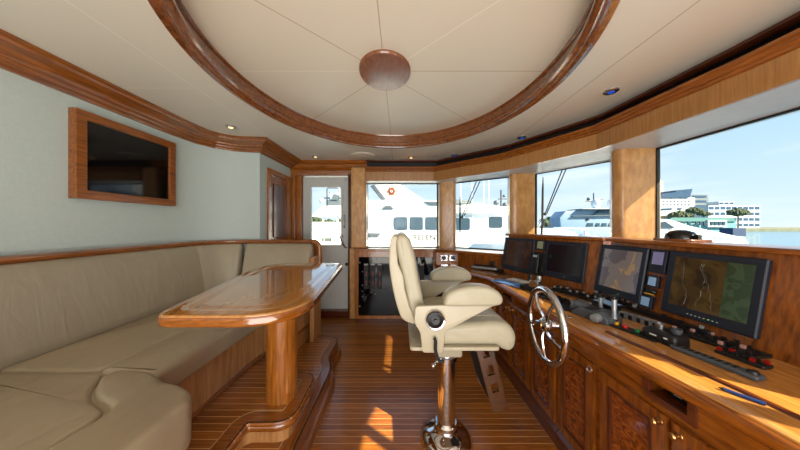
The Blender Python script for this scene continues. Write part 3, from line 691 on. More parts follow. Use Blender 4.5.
# diagonal corner cabinet
u_ = (Vector((.55,3.05))-Vector((.935,2.29))); L_ = u_.length; u_.normalize(); n_ = Vector((u_.y, -u_.x))*1
Md = Matrix(((n_.x, u_.x, 0, .935), (n_.y, u_.y, 0, 2.29), (0,0,1,0), (0,0,0,1)))
dc = thing('corner_cabinet', (.9, 2.8, 0), 'slanted corner cabinet with drawer front joining helm and front window', 'cabinet')
obj('carcass', MB().box(0,.45,0,L_,.08,.764, M=Md), 'cherry_z', dc, smooth=False)
obj('plinth', MB().box(-.01,.3,0,L_,0,.08, M=Md), 'dark_y', dc, smooth=False)
for a, b in ((.03,.40), (.43,.80)):
    dd_ = obj('door', MB().box(-.014,0,a,b,.12,.60, M=Md), 'cherry_z', dc, bevel=.004)
    obj('burl_panel', MB().box(-.018,-.012,a+.05,b-.05,.17,.55, M=Md), 'burl', dd_, smooth=False)
    obj('drawer', MB().box(-.014,0,a,b,.63,.74, M=Md), 'teak_x', dc, bevel=.004)

# ------------------------------------------------------------------ monitor banks
class Bank:
    def __init__(s, P0, P1, lean=.07, zb=.81, H=.385):
        s.P0, s.P1 = Vector(P0), Vector(P1); s.u = (s.P1-s.P0).normalized(); s.L = (s.P1-s.P0).length
        s.n = Vector((s.u.y, -s.u.x)); # to the operator
        if s.n.x > 0: s.n = -s.n
        k = lean/H; up_ = Vector((-s.n.x*k, -s.n.y*k, 1)).normalized(); s.k = k
        out = Vector((s.u.x, s.u.y, 0)).cross(up_).normalized()
        if out.x > 0: out = -out
        s.M = Matrix(((s.u.x, up_.x, out.x, P0[0]), (s.u.y, up_.y, out.y, P0[1]), (0, up_.z, out.z, zb), (0,0,0,1)))
    def uat(s, px, v=.15):
        lo, hi = -.3, s.L+.6
        for _ in range(50):
            m = (lo+hi)/2; p = s.M @ Vector((m, v, 0)); x = 400+240*p.x/p.y
            if x < px: lo = m
            else: hi = m
        return lo
    def vat(s, u, py):
        lo, hi = -.1, .5
        for _ in range(50):
            m = (lo+hi)/2; p = s.M @ Vector((u, m, 0)); y = 225+240*(1.3-p.z)/p.y
            if y > py: lo = m
            else: hi = m
        return lo
B1 = Bank((1.075,2.49), (1.365,1.665)); B2 = Bank((1.37,1.63), (1.42,.45))
def housing(B, name, label, hood_over=.03):
    t = thing(name, tuple(B.M @ Vector((B.L/2, 0, 0))), label, 'console housing', 'monitor housings on the helm worktop')
    H = .40
    def P(u, v, w): return tuple(B.M @ Vector((u, v, w)))
    depth = .16
    mb = MB()
    a = [P(0, -.01, 0), P(B.L, -.01, 0), P(B.L, H-.012, 0), P(0, H-.012, 0)]
    nb = Vector((-B.n.x*depth, -B.n.y*depth, 0))
    bk = [tuple(Vector(q)+nb + Vector((0,0,0))) for q in a]
    mb.add(a+bk, [(0,1,2,3), (7,6,5,4), (0,4,5,1), (1,5,6,2), (2,6,7,3), (3,7,4,0)]); obj('body', mb, 'cherry_z', t, smooth=False)
    e = Vector((B.u.x, B.u.y, 0)); nn = Vector((B.n.x, B.n.y, 0)); top = Vector(P(0, H-.012, 0))
    q = [top-e*.015+nn*hood_over, top+e*(B.L+.012)+nn*hood_over, top+e*(B.L+.012)-nn*(depth+.02), top-e*.015-nn*(depth+.02)]
    mb = MB().cushion([(p.x, p.y) for p in q], top.z-.002, top.z+.02, .006); obj('hood', mb, 'teak_y', t)
    return t
h1 = housing(B1, 'instrument_housing', 'wooden monitor housing farther along the helm, holding the radar screen')
h2 = housing(B2, 'instrument_housing', 'wooden monitor housing nearest the viewer under the big window')
def mon(B, x0, x1, yT, yB, name, label, scr, thick=.022, bez=.028, chin=.045, extra=None, cat='monitor', grp='helm monitors'):
    """x0,x1: pixel columns of its sides; yT,yB: rows of its left side"""
    u0, u1 = B.uat(x0), B.uat(x1); v0, v1 = B.vat(u0, yB), B.vat(u0, yT)
    t = thing(name, tuple(B.M @ Vector(((u0+u1)/2, v0, .01))), label, cat, grp)
    mb = MB().cushion(rnd([(u0,v0), (u1,v0), (u1,v1), (u0,v1)], .008, 3), .002, thick-.006, 0, M=B.M)
    w = [(u0,v0), (u1,v0), (u1,v1), (u0,v1)]
    s0 = [(u0+bez, v0+chin), (u1-bez, v0+chin), (u1-bez, v1-bez), (u0+bez, v1-bez)]
    mb.loops([[(a, b, d) for a, b in s] for s, d in ((w, thick-.006), ([(u0+.004,v0+.004), (u1-.004,v0+.004), (u1-.004,v1-.004), (u0+.004,v1-.004)], thick), (s0, thick), (s0, thick-.01))], cap=False, M=B.M)
    obj('bezel', mb, 'navy_bezel', t, smooth=False)
    sc = obj('screen', MB().box(u0+bez, u1-bez, v0+chin, v1-bez, thick-.012, thick-.005, M=B.M), scr, t, smooth=False)
    obj('power_led', MB().sphere(((u0+u1)/2+.08*(u1-u0), v0+chin*.45, thick), .0026, n=8, m=6, M=B.M), 'led_green', t)
    return t, u0, u1, v0, v1
mon(B1, 504, 533.5, 237.5, 268, 'navigation_monitor', 'leftmost helm monitor with a dim brown screen', 'screen_brown')
m2, a0, a1, b0, b1 = mon(B1, 545, 586, 241, 275, 'navigation_monitor', 'black radar monitor second from the left with green specks', 'screen_radar')
mon(B2, 599, 646, 244.5, 290, 'navigation_monitor', 'third helm monitor from the left, first in the near housing', 'screen_reflection')
m4, a0, a1, b0, b1 = mon(B2, 667, 765, 251, 310, 'navigation_monitor', 'largest nearest monitor showing a brown and green sea chart', 'screen_chart')
um = a0+(a1-a0)*.66
obj('chart_sea', MB().box(um, a1-.03, b0+.047, b1-.03, .0162, .0176, M=B2.M), 'screen_sea', m4, smooth=False)
mb = MB()
for k in range(3):
    pts = []; x = um-.02-.05*k
    for i in range(14): x += random.uniform(-.011,.011); pts.append((x, b0+.06+(b1-b0-.11)*i/13, .0178))
    mb.tube(pts, .0006, 4, M=B2.M)
obj('chart_coastline', mb, 'screen_sea', m4)
mb = MB()
for i in range(8): mb.box(a0+(a1-a0)*(.34+.045*i), a0+(a1-a0)*(.34+.045*i)+.006, b0+.018, b0+.021, .021, .023, M=B2.M)
obj('control_marks', mb, 'paper_white', m4, smooth=False)
# small instruments
def inst(B, x0, x1, yT, yB, name, label, lcd, low=.0, grp='small helm displays', th=.02):
    u0, u1 = B.uat(x0, .2), B.uat(x1, .2); v0, v1 = B.vat(u0, yB), B.vat(u0, yT)
    t = thing(name, tuple(B.M @ Vector(((u0+u1)/2, v0, .01))), label, 'display', grp)
    b = min(u1-u0, v1-v0)*.17
    obj('case', MB().cushion(rnd([(u0,v0), (u1,v0), (u1,v1), (u0,v1)], b*.4, 3), .0, th, .003, rb=0, M=B.M), 'navy_bezel', t)
    obj('screen', MB().box(u0+b, u1-b, v0+b+low*(v1-v0), v1-b, th-.002, th+.001, M=B.M), lcd, t, smooth=False)
    return t
inst(B2, 650, 666.5, 249.5, 272, 'multifunction_display', 'small violet display topmost between the two near monitors', 'lcd_violet', .25)
inst(B2, 650.5, 662, 275, 286.5, 'multifunction_display', 'small square blue display in the middle between the near monitors', 'lcd_blue')
inst(B2, 646.5, 659, 294, 306, 'multifunction_display', 'small square blue display lowest between the near monitors', 'lcd_blue')
inst(B1, 536, 544.5, 240, 250, 'autopilot_display', 'small sage green display above the handset between the far monitors', 'lcd_sage')
u0, u1 = B2.uat(647.5), B2.uat(660); v0 = B2.vat(u0, 292.5); v1 = B2.vat(u0, 288)
t = thing('bollard_switch', tuple(B2.M @ Vector(((u0+u1)/2, v0, .01))), 'black rotary switch with a yellow band between the two small blue displays', 'switch')
obj('knob', MB().sphere(((u0+u1)/2, (v0+v1)/2, .012), (u1-u0)*.45, (v1-v0)*.7, .016, M=B2.M), 'black', t)
obj('band', MB().box(u0+.008, u1-.008, v0-.004, v0+.002, .018, .026, M=B2.M), 'yellow_button', t)
# radio handset between far monitors
u0, u1 = B1.uat(534.5), B1.uat(543); v0 = B1.vat(u0, 273); v1 = B1.vat(u0, 253)
t = thing('radio_handset', tuple(B1.M @ Vector(((u0+u1)/2, v0, .01))), 'black radio telephone handset hanging between the two far monitors', 'radio')
obj('cradle', MB().box(u0, u1+.02, v0-.01, v1+.01, 0, .02, M=B1.M), 'black_rubber', t, bevel=.004)
obj('handset', MB().cushion(rnd([(u0+.005,v0), (u1-.01,v0), (u1-.012,v1), (u0+.012,v1)], .01, 4), .02, .05, .008, M=B1.M), 'black', t)
obj('keypad', MB().box(u0+.02, u1-.025, v1-.04, v1-.02, .05, .052, M=B1.M), 'label_grey', t)
obj('cord', MB().tube([tuple(B1.M @ Vector(p)) for p in curve_pts([(u1-.01,v0+.02,.03), (u1+.02,v0+.03,.03), (u1+.03,v1-.03,.025), (u1+.012,v1+.005,.02)])], .004, 8), 'black_rubber', t)

# ------------------------------------------------------------------ things on the worktop
ZT = .80
def frame_at(px, py, ang, z=ZT):
    x, y = cz(px, py, z); return Matrix.Translation((x, y, z)) @ Matrix.Rotation(R(ang), 4, 'Z')
# scanner and its handset on the corner counter
M = frame_at(486, 269, -38)
t = thing('radio_base_unit', tuple(M.translation), 'low silver and black base unit on the corner counter left of the monitors', 'radio')
obj('body', MB().cushion(rnd([(-.15,-.09), (.15,-.09), (.13,.10), (-.13,.10)], .04, 5), .008, .035, .01, M=M), 'silver_plastic', t)
obj('lid', MB().cushion(rnd([(-.12,-.06), (.13,-.06), (.11,.09), (-.11,.09)], .04, 5), .034, .046, .006, M=M), 'black', t)
obj('handset', MB().cushion(rnd([(.05,-.02), (.10,-.02), (.10,.03), (.05,.03)], .01, 3), .045, .095, .006, M=M), 'black', t)
# keyboard
M = frame_at(511, 273.5, -63)
t = thing('keyboard', tuple(M.translation), 'thin black keyboard lying in front of the leftmost monitor', 'keyboard')
obj('body', MB().cushion(rnd([(-.17,-.06), (.17,-.06), (.17,.06), (-.17,.06)], .01, 3), 0, .014, .004, M=M), 'black', t)
mb = MB()
for i in range(12):
    for j in range(4): mb.box(-.155+.026*i, -.134+.026*i, -.045+.024*j, -.026+.024*j, .014, .018, M=M)
o = obj('keys', mb, 'navy_bezel', t, smooth=False); o['kind'] = 'stuff'
M = frame_at(523, 274.5, -60)
t = thing('computer_mouse', tuple(M.translation), 'blue computer mouse beside the black keyboard', 'mouse'); obj('body', MB().sphere((0,0,.012), .05, .032, .02, M=M), 'blue_plastic', t)
# chart book and rolled chart
M = frame_at(514, 284, -62)
t = thing('chart_book', tuple(M.translation), 'flat blue book of charts at the edge of the far worktop', 'book')
obj('cover', MB().box(-.17,.17,-.08,.05,0,.008, M=M), 'paper_blue', t, bevel=.002); obj('pages', MB().box(-.165,.168,-.075,.048,.0015,.0065, M=M), 'paper_white', t)
M = frame_at(521, 282, -64)
t = thing('paper_stack', tuple(M.translation), 'white sheets of paper lying beside the blue chart book', 'paper')
obj('sheet', MB().box(-.13,.11,-.03,.05,0,.004, M=M), 'paper_white', t); obj('folded_sheet', MB().cushion(rnd([(-.1,-.01), (.1,-.01), (.1,.03), (-.1,.03)], .01, 3), .004, .016, .005, M=M), 'paper_white', t)
# joystick control with chrome levers
M = frame_at(534, 290.5, -60)
t = thing('joystick_control', tuple(M.translation), 'black joystick base with chrome levers behind the steering wheel', 'control')
obj('base', MB().cushion(rnd([(-.09,-.055), (.09,-.055), (.08,.055), (-.08,.055)], .02, 4), 0, .035, .01, M=M), 'black', t)
obj('drum', MB().lathe([(0,-.03), (.036,-.03), (.04,-.02), (.04,.02), (.036,.03), (0,.03)], (0,0,0), 24, M @ Matrix.Translation((.02,-.01,.045)) @ Matrix.Rotation(R(90), 4, 'X')), 'chrome', t)
for x in (-.03, .035):
    lv = obj('lever', MB().tube([(x,0,.04), (x,.005,.085)], .008, 10, M=M), 'chrome', t); obj('lever_knob', MB().lathe([(0,.075), (.014,.078), (.017,.095), (.014,.115), (0,.118)], (x,.005,0), 14, M), 'silver_plastic' if x > 0 else 'black', lv)
# dark switch panels on the sloping part
def panel(px, py, ang, L, Wd, label, rows=2, cols=6, km='label_grey', h=.012, tall=.012):
    M = frame_at(px, py, ang)
    t = thing('switch_panel', tuple(M.translation), label, 'control panel', 'black switch panels on the helm worktop')
    obj('plate', MB().cushion(rnd([(-L/2,-Wd/2), (L/2,-Wd/2), (L/2,Wd/2), (-L/2,Wd/2)], .006, 3), 0, h, .003, M=M), 'black', t)
    for i in range(cols):
        for j in range(rows):
            x = -L/2+L*(i+.5)/cols; y = -Wd/2+Wd*(j+.5)/rows
            k = km if (i*3+j) % 4 == 0 else 'black_rubber'
            obj('switch', MB().box(x-.006, x+.006, y-.005, y+.005, h-.001, h+tall*(.6 if (i+j) % 2 else 1), M=M), k, t, smooth=False)
    return t
panel(563, 287.5, -71, .36, .05, 'narrow black switch panel at the foot of the radar monitor', 2, 12, h=.026)
panel(577, 296, -74, .34, .075, 'black switch panel between radar monitor and silver dome', 3, 11, h=.024)
panel(556, 300, -78, .30, .12, 'black switch panel directly behind the steering wheel rim', 2, 7, h=.012)
panel(617, 303, -86, .30, .05, 'black switch panel at the foot of the third monitor', 2, 9, h=.03)
panel(608, 311, -86, .20, .15, 'black switch panel with a pale screen behind the throttle levers', 2, 5)
# tablet with pale screen
M = frame_at(607, 308, -84)
t = thing('tablet_display', (M.translation.x, M.translation.y, ZT), 'flat pale blue display lying between the throttle levers', 'display')
obj('case', MB().box(-.07,.07,-.05,.05,.02,.034, M=M), 'black', t, bevel=.003); obj('screen', MB().box(-.055,.055,-.036,.036,.033,.036, M=M), 'lcd_blue', t, smooth=False)
# silver dome
M = frame_at(581, 311.5, -70)
t = thing('trackball_dome', tuple(M.translation), 'silver dome on a flat black base just right of the steering wheel', 'control')
obj('base', MB().cushion(rnd([(-.085,-.065), (.085,-.065), (.085,.065), (-.085,.065)], .02, 4), 0, .014, .004, M=M), 'black', t)
obj('dome', MB().lathe([(.052,.012), (.054,.022), (.048,.04), (.036,.055), (.02,.063), (0,.066)], (0,.0,0), 28, M), 'grey_plastic', t)
# throttle control
M = frame_at(597, 318.5, -74)
t = thing('throttle_control', tuple(M.translation), 'grey engine throttle box with two tall upright metal levers', 'control')
obj('base', MB().cushion([(-.10,0), (.085,0), (.085,.03), (.05,.052), (-.06,.045), (-.10,.012)], -.055, .055, .006, 'xz', M=M), 'grey_plastic', t)
obj('display', MB().add([(-.075,-.04,.043), (.0,-.04,.052), (.0,.03,.052), (-.075,.03,.043), (-.075,-.04,.03), (.0,-.04,.03), (.0,.03,.03), (-.075,.03,.03)], [(0,1,2,3), (7,6,5,4), (0,4,5,1), (1,5,6,2), (2,6,7,3), (3,7,4,0)], M=M), 'navy_bezel', t, smooth=False)
obj('knob', MB().lathe([(0,0), (.02,0), (.022,.02), (.018,.035), (0,.035)], (0,0,0), 20, M @ Matrix.Translation((.045,-.055,.027)) @ Matrix.Rotation(R(90), 4, 'X')), 'silver_plastic', t)
for (x, y, top) in ((-.03,.07,.105), (.085,-.005,.135)):
    lv = obj('lever', MB().tube([(x,y,.02), (x,y,.06), (x,y,top)], [.012,.010,.011], 12, M=M), 'silver_plastic', t)
    obj('lever_pivot', MB().lathe([(0,0), (.014,0), (.014,.028), (0,.028)], (0,0,0), 14, M @ Matrix.Translation((x,y+.014,.022)) @ Matrix.Rotation(R(90), 4, 'X')), 'chrome', lv)
    obj('lever_knob', MB().cushion(rnd([(x-.014,y-.02), (x+.014,y-.02), (x+.014,y+.035), (x-.014,y+.035)], .008, 3), top-.006, top+.012, .006, M=M), 'black', lv)
# coloured buttons
M = frame_at(632, 332, -76)
t = thing('button_panel', tuple(M.translation), 'small black panel with yellow, red and two green buttons', 'control panel')
obj('plate', MB().cushion(rnd([(-.1,-.028), (.1,-.028), (.1,.028), (-.1,.028)], .006, 3), 0, .008, .002, M=M), 'black', t)
for x, c in ((-.068,'yellow_button'), (-.03,'red_button'), (.02,'green_button'), (.06,'green_button')):
    obj('button', MB().lathe([(0,.008), (.011,.008), (.012,.014), (.009,.02), (0,.022)], (x,.004,0), 16, M), c, t, label=c.split('_')[0]+' button')
# toggle switches with chrome guards
proto = None
for i in range(5):
    px, py = 623.5+8.2*i, 314.5+2.6*i
    x, y = cz(px, py+3, ZT)
    if proto is None:
        proto = thing('toggle_switch', (x, y, ZT), '', 'switch'); K = Matrix.Translation((x, y, ZT)) @ Matrix.Rotation(R(-76), 4, 'Z')
        obj('guard', MB().box(-.015,-.010,-.014,.014,0,.03, M=K).box(.010,.015,-.014,.014,0,.03, M=K).box(-.015,.015,-.014,.014,.026,.031, M=K), 'silver_plastic', proto)
        obj('base', MB().box(-.010,.010,-.010,.010,0,.022, M=K), 'black', proto); q = proto
    else: q = copy_tree(proto); q.location = (x, y, ZT)
    q['group'] = 'chrome toggle switches in a row'
    q['label'] = ['chrome guarded toggle switch at the throttle end of the row of five', 'second chrome guarded toggle switch counting from the throttle', 'middle chrome guarded toggle switch of the row of five', 'fourth chrome guarded toggle switch counting from the throttle', 'chrome guarded toggle switch at the dual knob end of the row'][i]
panel(668, 321, -84, .36, .09, 'long low black panel under the nearest chart monitor', 2, 5, h=.026)
# dual knob control head
M = frame_at(664, 341, -80) @ Matrix.Diagonal((.82,.82,.9,1))
t = thing('thruster_control', tuple(M.translation), 'rounded black thruster control head with two silver knobs on top', 'control')
obj('body', MB().cushion(rnd([(-.085,-.05), (.075,-.05), (.08,.05), (-.07,.055)], [.045,.02,.02,.04], 6), 0, .052, .022, M=M, rb=.004), 'black', t)
mb = MB()
for i in range(14): mb.box(-.07+.01*i, -.066+.01*i, -.053, -.049, .004, .024, M=M)
obj('grip_ribs', mb, 'black_rubber', t, smooth=False)
for x in (-.022, .045):
    kn = obj('knob', MB().lathe([(0,.05), (.016,.05), (.016,.058), (.02,.061), (.021,.074), (.016,.074), (.015,.068), (0,.068)], (x,.01,0), 24, M), 'brushed_steel' if x < 0 else 'grey_plastic', t)
obj('label_mark', MB().box(-.03,.0,-.0515,-.049,.026,.032, M=M).box(.03,.045,-.0515,-.049,.028,.034, M=M), 'paper_white', t)
panel(716, 342, -82, .26, .13, 'black panel with pale buttons right of the dual knob control', 3, 7, 'pink_button')
panel(742, 360, -80, .12, .05, 'small black panel beside the grey remote keypad', 2, 6, 'red_led')
M = frame_at(708, 361, -78)
t = thing('remote_keypad', tuple(M.translation), 'long grey remote keypad lying along the near worktop', 'keypad')
obj('body', MB().cushion(rnd([(-.10,-.02), (.12,-.024), (.12,.024), (-.10,.02)], .012, 4), 0, .016, .006, M=M), 'grey_plastic', t)
mb = MB()
for i in range(9):
    for j in range(2): mb.box(-.085+.018*i, -.075+.018*i, -.012+.014*j, -.004+.014*j, .016, .018, M=M)
obj('keys', mb, 'black_rubber', t, smooth=False)
obj('joystick', MB().lathe([(0,.015), (.014,.016), (.012,.024), (0,.026)], (.10,0,0), 16, M), 'black', t)
M = frame_at(741, 397, -60)
t = thing('pen', tuple(M.translation), 'dark blue pen lying on the pale near edge of the worktop', 'pen')
obj('barrel', MB().tube([(-.03,0,.005), (.04,0,.005)], .005, 8, M=M), 'blue_plastic', t); obj('tip', MB().tube([(-.03,0,.005), (-.04,0,.004)], [.005,.001], 8, M=M), 'black', t)
# compass dome on the near hood
p = B2.M @ Vector((B2.uat(680, .4), .4, -.06)); 
t = thing('compass', (p.x, p.y, p.z), 'black domed compass on a wooden base on top of the near monitor housing', 'compass')
zz = 1.208
px_ = 1.56; py_ = px_*240/281
obj('base', MB().cushion(rnd([(px_-.07,py_-.09), (px_+.07,py_-.09), (px_+.07,py_+.09), (px_-.07,py_+.09)], .02, 3), zz, zz+.016, .004), 'teak_y', t)
t.location = (px_, py_, zz); 
for ch in t.children:
    for v in ch.data.vertices: v.co += Vector((p.x, p.y, p.z)) - Vector((px_, py_, zz))
obj('dome', MB().lathe([(.064,.016), (.064,.026), (.060,.038), (.048,.054), (.026,.064), (0,.067)], (px_,py_,zz), 32), 'tv_black', t)
obj('clip', MB().box(px_-.01,px_+.01,py_-.085,py_-.068,zz+.016,zz+.04), 'black_rubber', t)

# ------------------------------------------------------------------ steering wheel
HW = Vector((.80, 1.32, .752))
M = Matrix.Translation(HW) @ Matrix.Rotation(R(-6), 4, 'Z') @ Matrix.Rotation(R(-90), 4, 'Y')   # local +Z -> -X
t = thing('steering_wheel', tuple(HW), 'polished chrome ships steering wheel mounted on the helm cabinets', 'steering wheel')
RW = .19
obj('rim', MB().tube([(RW*math.cos(a), RW*math.sin(a), 0) for a in (2*math.pi*k/64 for k in range(64))], .0175, 14, M=M, closed=True), 'chrome', t)
for k in range(5):
    a = 2*math.pi*k/5 + .3
    pts = [(.03,0,0), (.07,.012,.012), (.12,.042,.012), (.16,.056,.004), (.178,.062,0)]
    sp3 = [(x*math.cos(a)-y*math.sin(a), x*math.sin(a)+y*math.cos(a), z) for x, y, z in curve_pts(pts)]
    obj('spoke', MB().tube(sp3, .0095, 10, M=M), 'chrome', t)
obj('hub', MB().lathe([(0,-.02), (.034,-.02), (.038,-.01), (.038,.012), (.03,.02), (.018,.026), (0,.028)], (0,0,0), 28, M), 'chrome', t)
obj('hub_cap', MB().lathe([(0,.024), (.018,.026), (.016,.032), (0,.034)], (0,0,0), 20, M), 'brass', t)
obj('shaft', MB().lathe([(0,-.13), (.05,-.13), (.05,-.115), (.024,-.1), (.02,-.02), (0,-.02)], (0,0,0), 24, M), 'chrome', t)

# ------------------------------------------------------------------ helm chair
ch = thing('helm_chair', (.278, 1.45, 0), 'cream leather helm chair with padded arms on a chrome pedestal', 'chair')
seat = curve_pts([(.13,.79,0), (.25,.80,0), (.40,.806,0), (.50,.81,0), (.56,.79,0), (.59,.74,0), (.585,.685,0), (.56,.66,0), (.525,.665,0), (.49,.69,0)], 4)
seat = [(p[0], p[1]) for p in seat] + [(.30,.69), (.13,.69)]
sc_ = obj('seat', MB().cushion(seat, 1.205, 1.70, .035, 'xz', n=6), 'chair_leather', ch, ang=80)
for y in (1.30, 1.60): obj('piping', MB().tube([(.16,y,.795), (.30,y,.803), (.46,y,.811), (.53,y,.806)], .004, 6), 'chair_shell', sc_)
obj('piping', MB().tube([(.35,1.30,.8045), (.35,1.60,.8045)], .004, 6), 'chair_shell', sc_)
obj('seat_pan', MB().cushion(rnd([(.05,1.195), (.50,1.195), (.50,1.71), (.05,1.71)], .02, 3), .672, .69, .004), 'chair_shell', ch)
def spl(pts, n=4):
    q = curve_pts([(x, z, 0) for x, z in pts], n); return [(p[0], p[1]) for p in q]
back = spl([(-.028,1.21), (-.012,1.245), (.022,1.248), (.05,1.222), (.075,1.14), (.10,1.01), (.125,.90), (.145,.80)]) + [(.055,.80)] + spl([(.055,.80), (.03,.95), (-.005,1.10), (-.028,1.21)])[1:-1]
bk = obj('backrest', MB().cushion(back, 1.245, 1.655, .025, 'xz', n=6), 'chair_leather', ch, ang=80)
obj('centre_seam', MB().tube([(.02,1.30,1.252), (.052,1.30,1.222), (.078,1.30,1.14), (.103,1.30,1.01), (.128,1.30,.90)], .004, 6), 'brushed_steel', bk, label='dark seam line')
shell = spl([(-.03,1.245), (-.05,1.22), (-.056,1.10), (-.035,.96), (-.005,.85), (.02,.81), (.07,.79)]) + [(.09,.80), (.05,.88), (.025,.97), (.018,1.04), (-.01,1.10), (-.018,1.2), (-.012,1.24)]
obj('back_shell', MB().cushion(shell, 1.232, 1.668, .008, 'xz'), 'chair_shell', ch, ang=60)
arm = spl([(.212,.915), (.222,.955), (.26,.985), (.34,1.004), (.42,1.0), (.475,.978), (.498,.945), (.488,.915), (.44,.905)]) + [(.32,.905), (.24,.905)]
brk = rnd([(.075,.90), (.20,.905), (.40,.91), (.49,.914), (.36,.85), (.222,.775), (.212,.672), (.11,.672), (.10,.77), (.07,.82)], .014, 3)
for sgn, ya, yb, yp0, yp1 in ((-1, 1.15, 1.245, 1.178, 1.198), (1, 1.66, 1.755, 1.708, 1.728)):
    ob = obj('armrest', MB().cushion(arm, ya, yb, .02, 'xz', n=6), 'chair_leather', ch, ang=80)
    br = obj('arm_bracket', MB().cushion(brk, yp0, yp1, .004, 'xz'), 'chair_shell', ch)
    yk = yp0 if sgn < 0 else yp1
    K = Matrix.Translation((.172, yk, .838)) @ Matrix.Rotation(R(90*(1 if sgn < 0 else -1)), 4, 'X')
    obj('pivot_ring', MB().lathe([(0,0), (.050,0), (.050,.012), (.046,.018), (.040,.016), (.038,.006), (0,.006)], (0,0,0), 28, K), 'chrome', br)
    obj('pivot_knob', MB().lathe([(0,.006), (.039,.006), (.038,.022), (.022,.028), (.02,.022), (.012,.022), (.01,.03), (0,.03)], (0,0,0), 28, K), 'black', br)
obj('lever', MB().tube(curve_pts([(.165,1.165,.75), (.172,1.16,.74), (.172,1.16,.69), (.19,1.16,.645), (.215,1.16,.64)]), .008, 10), 'black_rubber', ch, label='black tilt lever')
obj('neck_block', MB().cushion(rnd([(.215,1.39), (.365,1.39), (.365,1.51), (.215,1.51)], .02, 4), .53, .673, .008), 'chair_shell', ch)
pd = obj('pedestal', MB().lathe([(0,.09), (.054,.09), (.054,.50), (.05,.505), (.05,.54), (0,.54)], (.278,1.45,0), 40), 'chrome', ch)
obj('clamp_collar', MB().lathe([(.053,.495), (.064,.497), (.064,.52), (.053,.522)], (.278,1.45,0), 32).tube([(.22,1.40,.508), (.19,1.36,.505)], .008, 8).sphere((.188,1.357,.505), .014, n=10, m=6), 'chrome', ch)
obj('floor_flange', MB().lathe([(0,0), (.155,0), (.155,.014), (.148,.03), (.13,.05), (.10,.066), (.078,.074), (.07,.08), (.07,.115), (.062,.122), (0,.122)], (.278,1.45,0), 48), 'chrome', ch)
# folding footrest
fo = None
for y in (1.31, 1.545):
    mb = MB(); A = Vector((.405, y, .665)); B = Vector((.505, y, .28)); d = (B-A).normalized(); pr = Vector((d.z, 0, -d.x))
    if pr.x < 0: pr = -pr
    def pt(s, w, yy): p = A + d*s + pr*w; return (p.x, yy, p.z)
    Ltot = (B-A).length
    rails = [(0, Ltot, 0, .026), (0, Ltot, .062, .088)] + [(s0, s1, .026, .062) for s0, s1 in ((0,.045), (.10,.145), (.20,.245), (.295,Ltot))]
    for s0, s1, w0, w1 in rails:
        vs = [pt(s, w, yy) for yy in (y-.006, y+.006) for s in (s0, s1) for w in (w0, w1)]
        mb.add(vs, [(0,1,3,2), (4,6,7,5), (0,4,5,1), (2,3,7,6), (0,2,6,4), (1,5,7,3)])
    fo = obj('footrest_side', mb, 'dark_chrome', ch, smooth=False)
A = Vector((.405, 0, .665)); B = Vector((.505, 0, .28)); d = (B-A).normalized()
for s0, s1, m, nm in ((.10, .36, 'black_rubber', 'footrest_tread'), (.0, .09, 'chrome', 'footrest_hinge')):
    p, q = A+d*s0, A+d*s1
    mb = MB().add([(p.x+.006,1.316,p.z), (p.x+.006,1.569,p.z), (q.x+.006,1.569,q.z), (q.x+.006,1.316,q.z), (p.x+.018,1.316,p.z), (p.x+.018,1.569,p.z), (q.x+.018,1.569,q.z), (q.x+.018,1.316,q.z)], [(0,1,2,3), (7,6,5,4), (0,4,5,1), (1,5,6,2), (2,6,7,3), (3,7,4,0)])
    obj(nm, mb, m, ch, smooth=False)

# ------------------------------------------------------------------ wipers outside the glass
def wiper(bl0, bl1, arms, Y, label):
    a, b = at(*bl0, Y), at(*bl1, Y)
    t = thing('windscreen_wiper', tuple(a), label, 'wiper', 'windscreen wipers outside the front windows')
    m = (a+b)/2
    obj('blade', MB().tube([a, a*.7+b*.3, m, a*.2+b*.8, b], [.006,.012,.014,.012,.004], 8), 'black_rubber', t)
    for (p, q) in arms: obj('arm', MB().tube([at(*p, Y), at(*q, Y)], .007, 8), 'black', t)
    obj('pivot', MB().sphere(tuple(at(*arms[0][0], Y)), .02, n=10, m=6), 'black', t)
wiper((460,236), (460,197), [((462,217), (477,180)), ((464,216), (480.5,180))], 3.5, 'black wiper outside the second front window, with twin arms')
wiper((542,240), (543,177), [((545,214), (563,168)), ((546.5,214), (567,167))], 3.0, 'black wiper outside the third window, above the radar monitor')
t = thing('radio_aerial', tuple(at(541.5,245,3.1)), 'thin grey mast standing outside behind the far monitor housing', 'mast')
obj('mast', MB().tube([at(541,247,3.2), at(541.5,225,3.2)], .012, 8), 'grey_plastic', t)

# ------------------------------------------------------------------ outside: water, neighbouring yachts, shore
o = struct('ground_water', MB().add([(-900,-200,-4.6), (900,-200,-4.6), (900,2200,-4.6), (-900,2200,-4.6)], [(0,1,2,3)]), 'water', smooth=False); o['label'] = 'harbour water'
struct('ground_shore', box(-700,700,230,800,-4.7,-2.6), 'land', smooth=False)
Y0 = 14.0; s0 = Y0/240
def X_(px, Y=Y0): return (px-400)/240*Y
def Z_(py, Y=Y0): return 1.3-(py-225)/240*Y
ya = thing('motor_yacht', (0, Y0+2, -4.6), 'big white motor yacht moored close by, filling the front windows', 'yacht')
def slab(px, Y, depth, m, name, parent, r=.05, **kw):
    """outline in photograph pixels at distance Y, given real depth"""
    return obj(name, MB().cushion([(X_(a, Y), Z_(b, Y)) for a, b in px], Y, Y+depth, r, 'xz', n=2), m, parent, **kw)
slab([(300,222),(365,222),(365,200),(438,200.5),(480,205),(528,208),(530,330),(300,330)], 14, 4.0, 'yacht_white', 'superstructure', ya)
slab([(250,246),(534,243),(530,340),(250,340)], 13.4, 5, 'yacht_white', 'hull', ya)
slab([(374.5,183),(398,183),(426,201),(383,201)], 14.6, .5, 'yacht_white', 'mast_fin', ya)
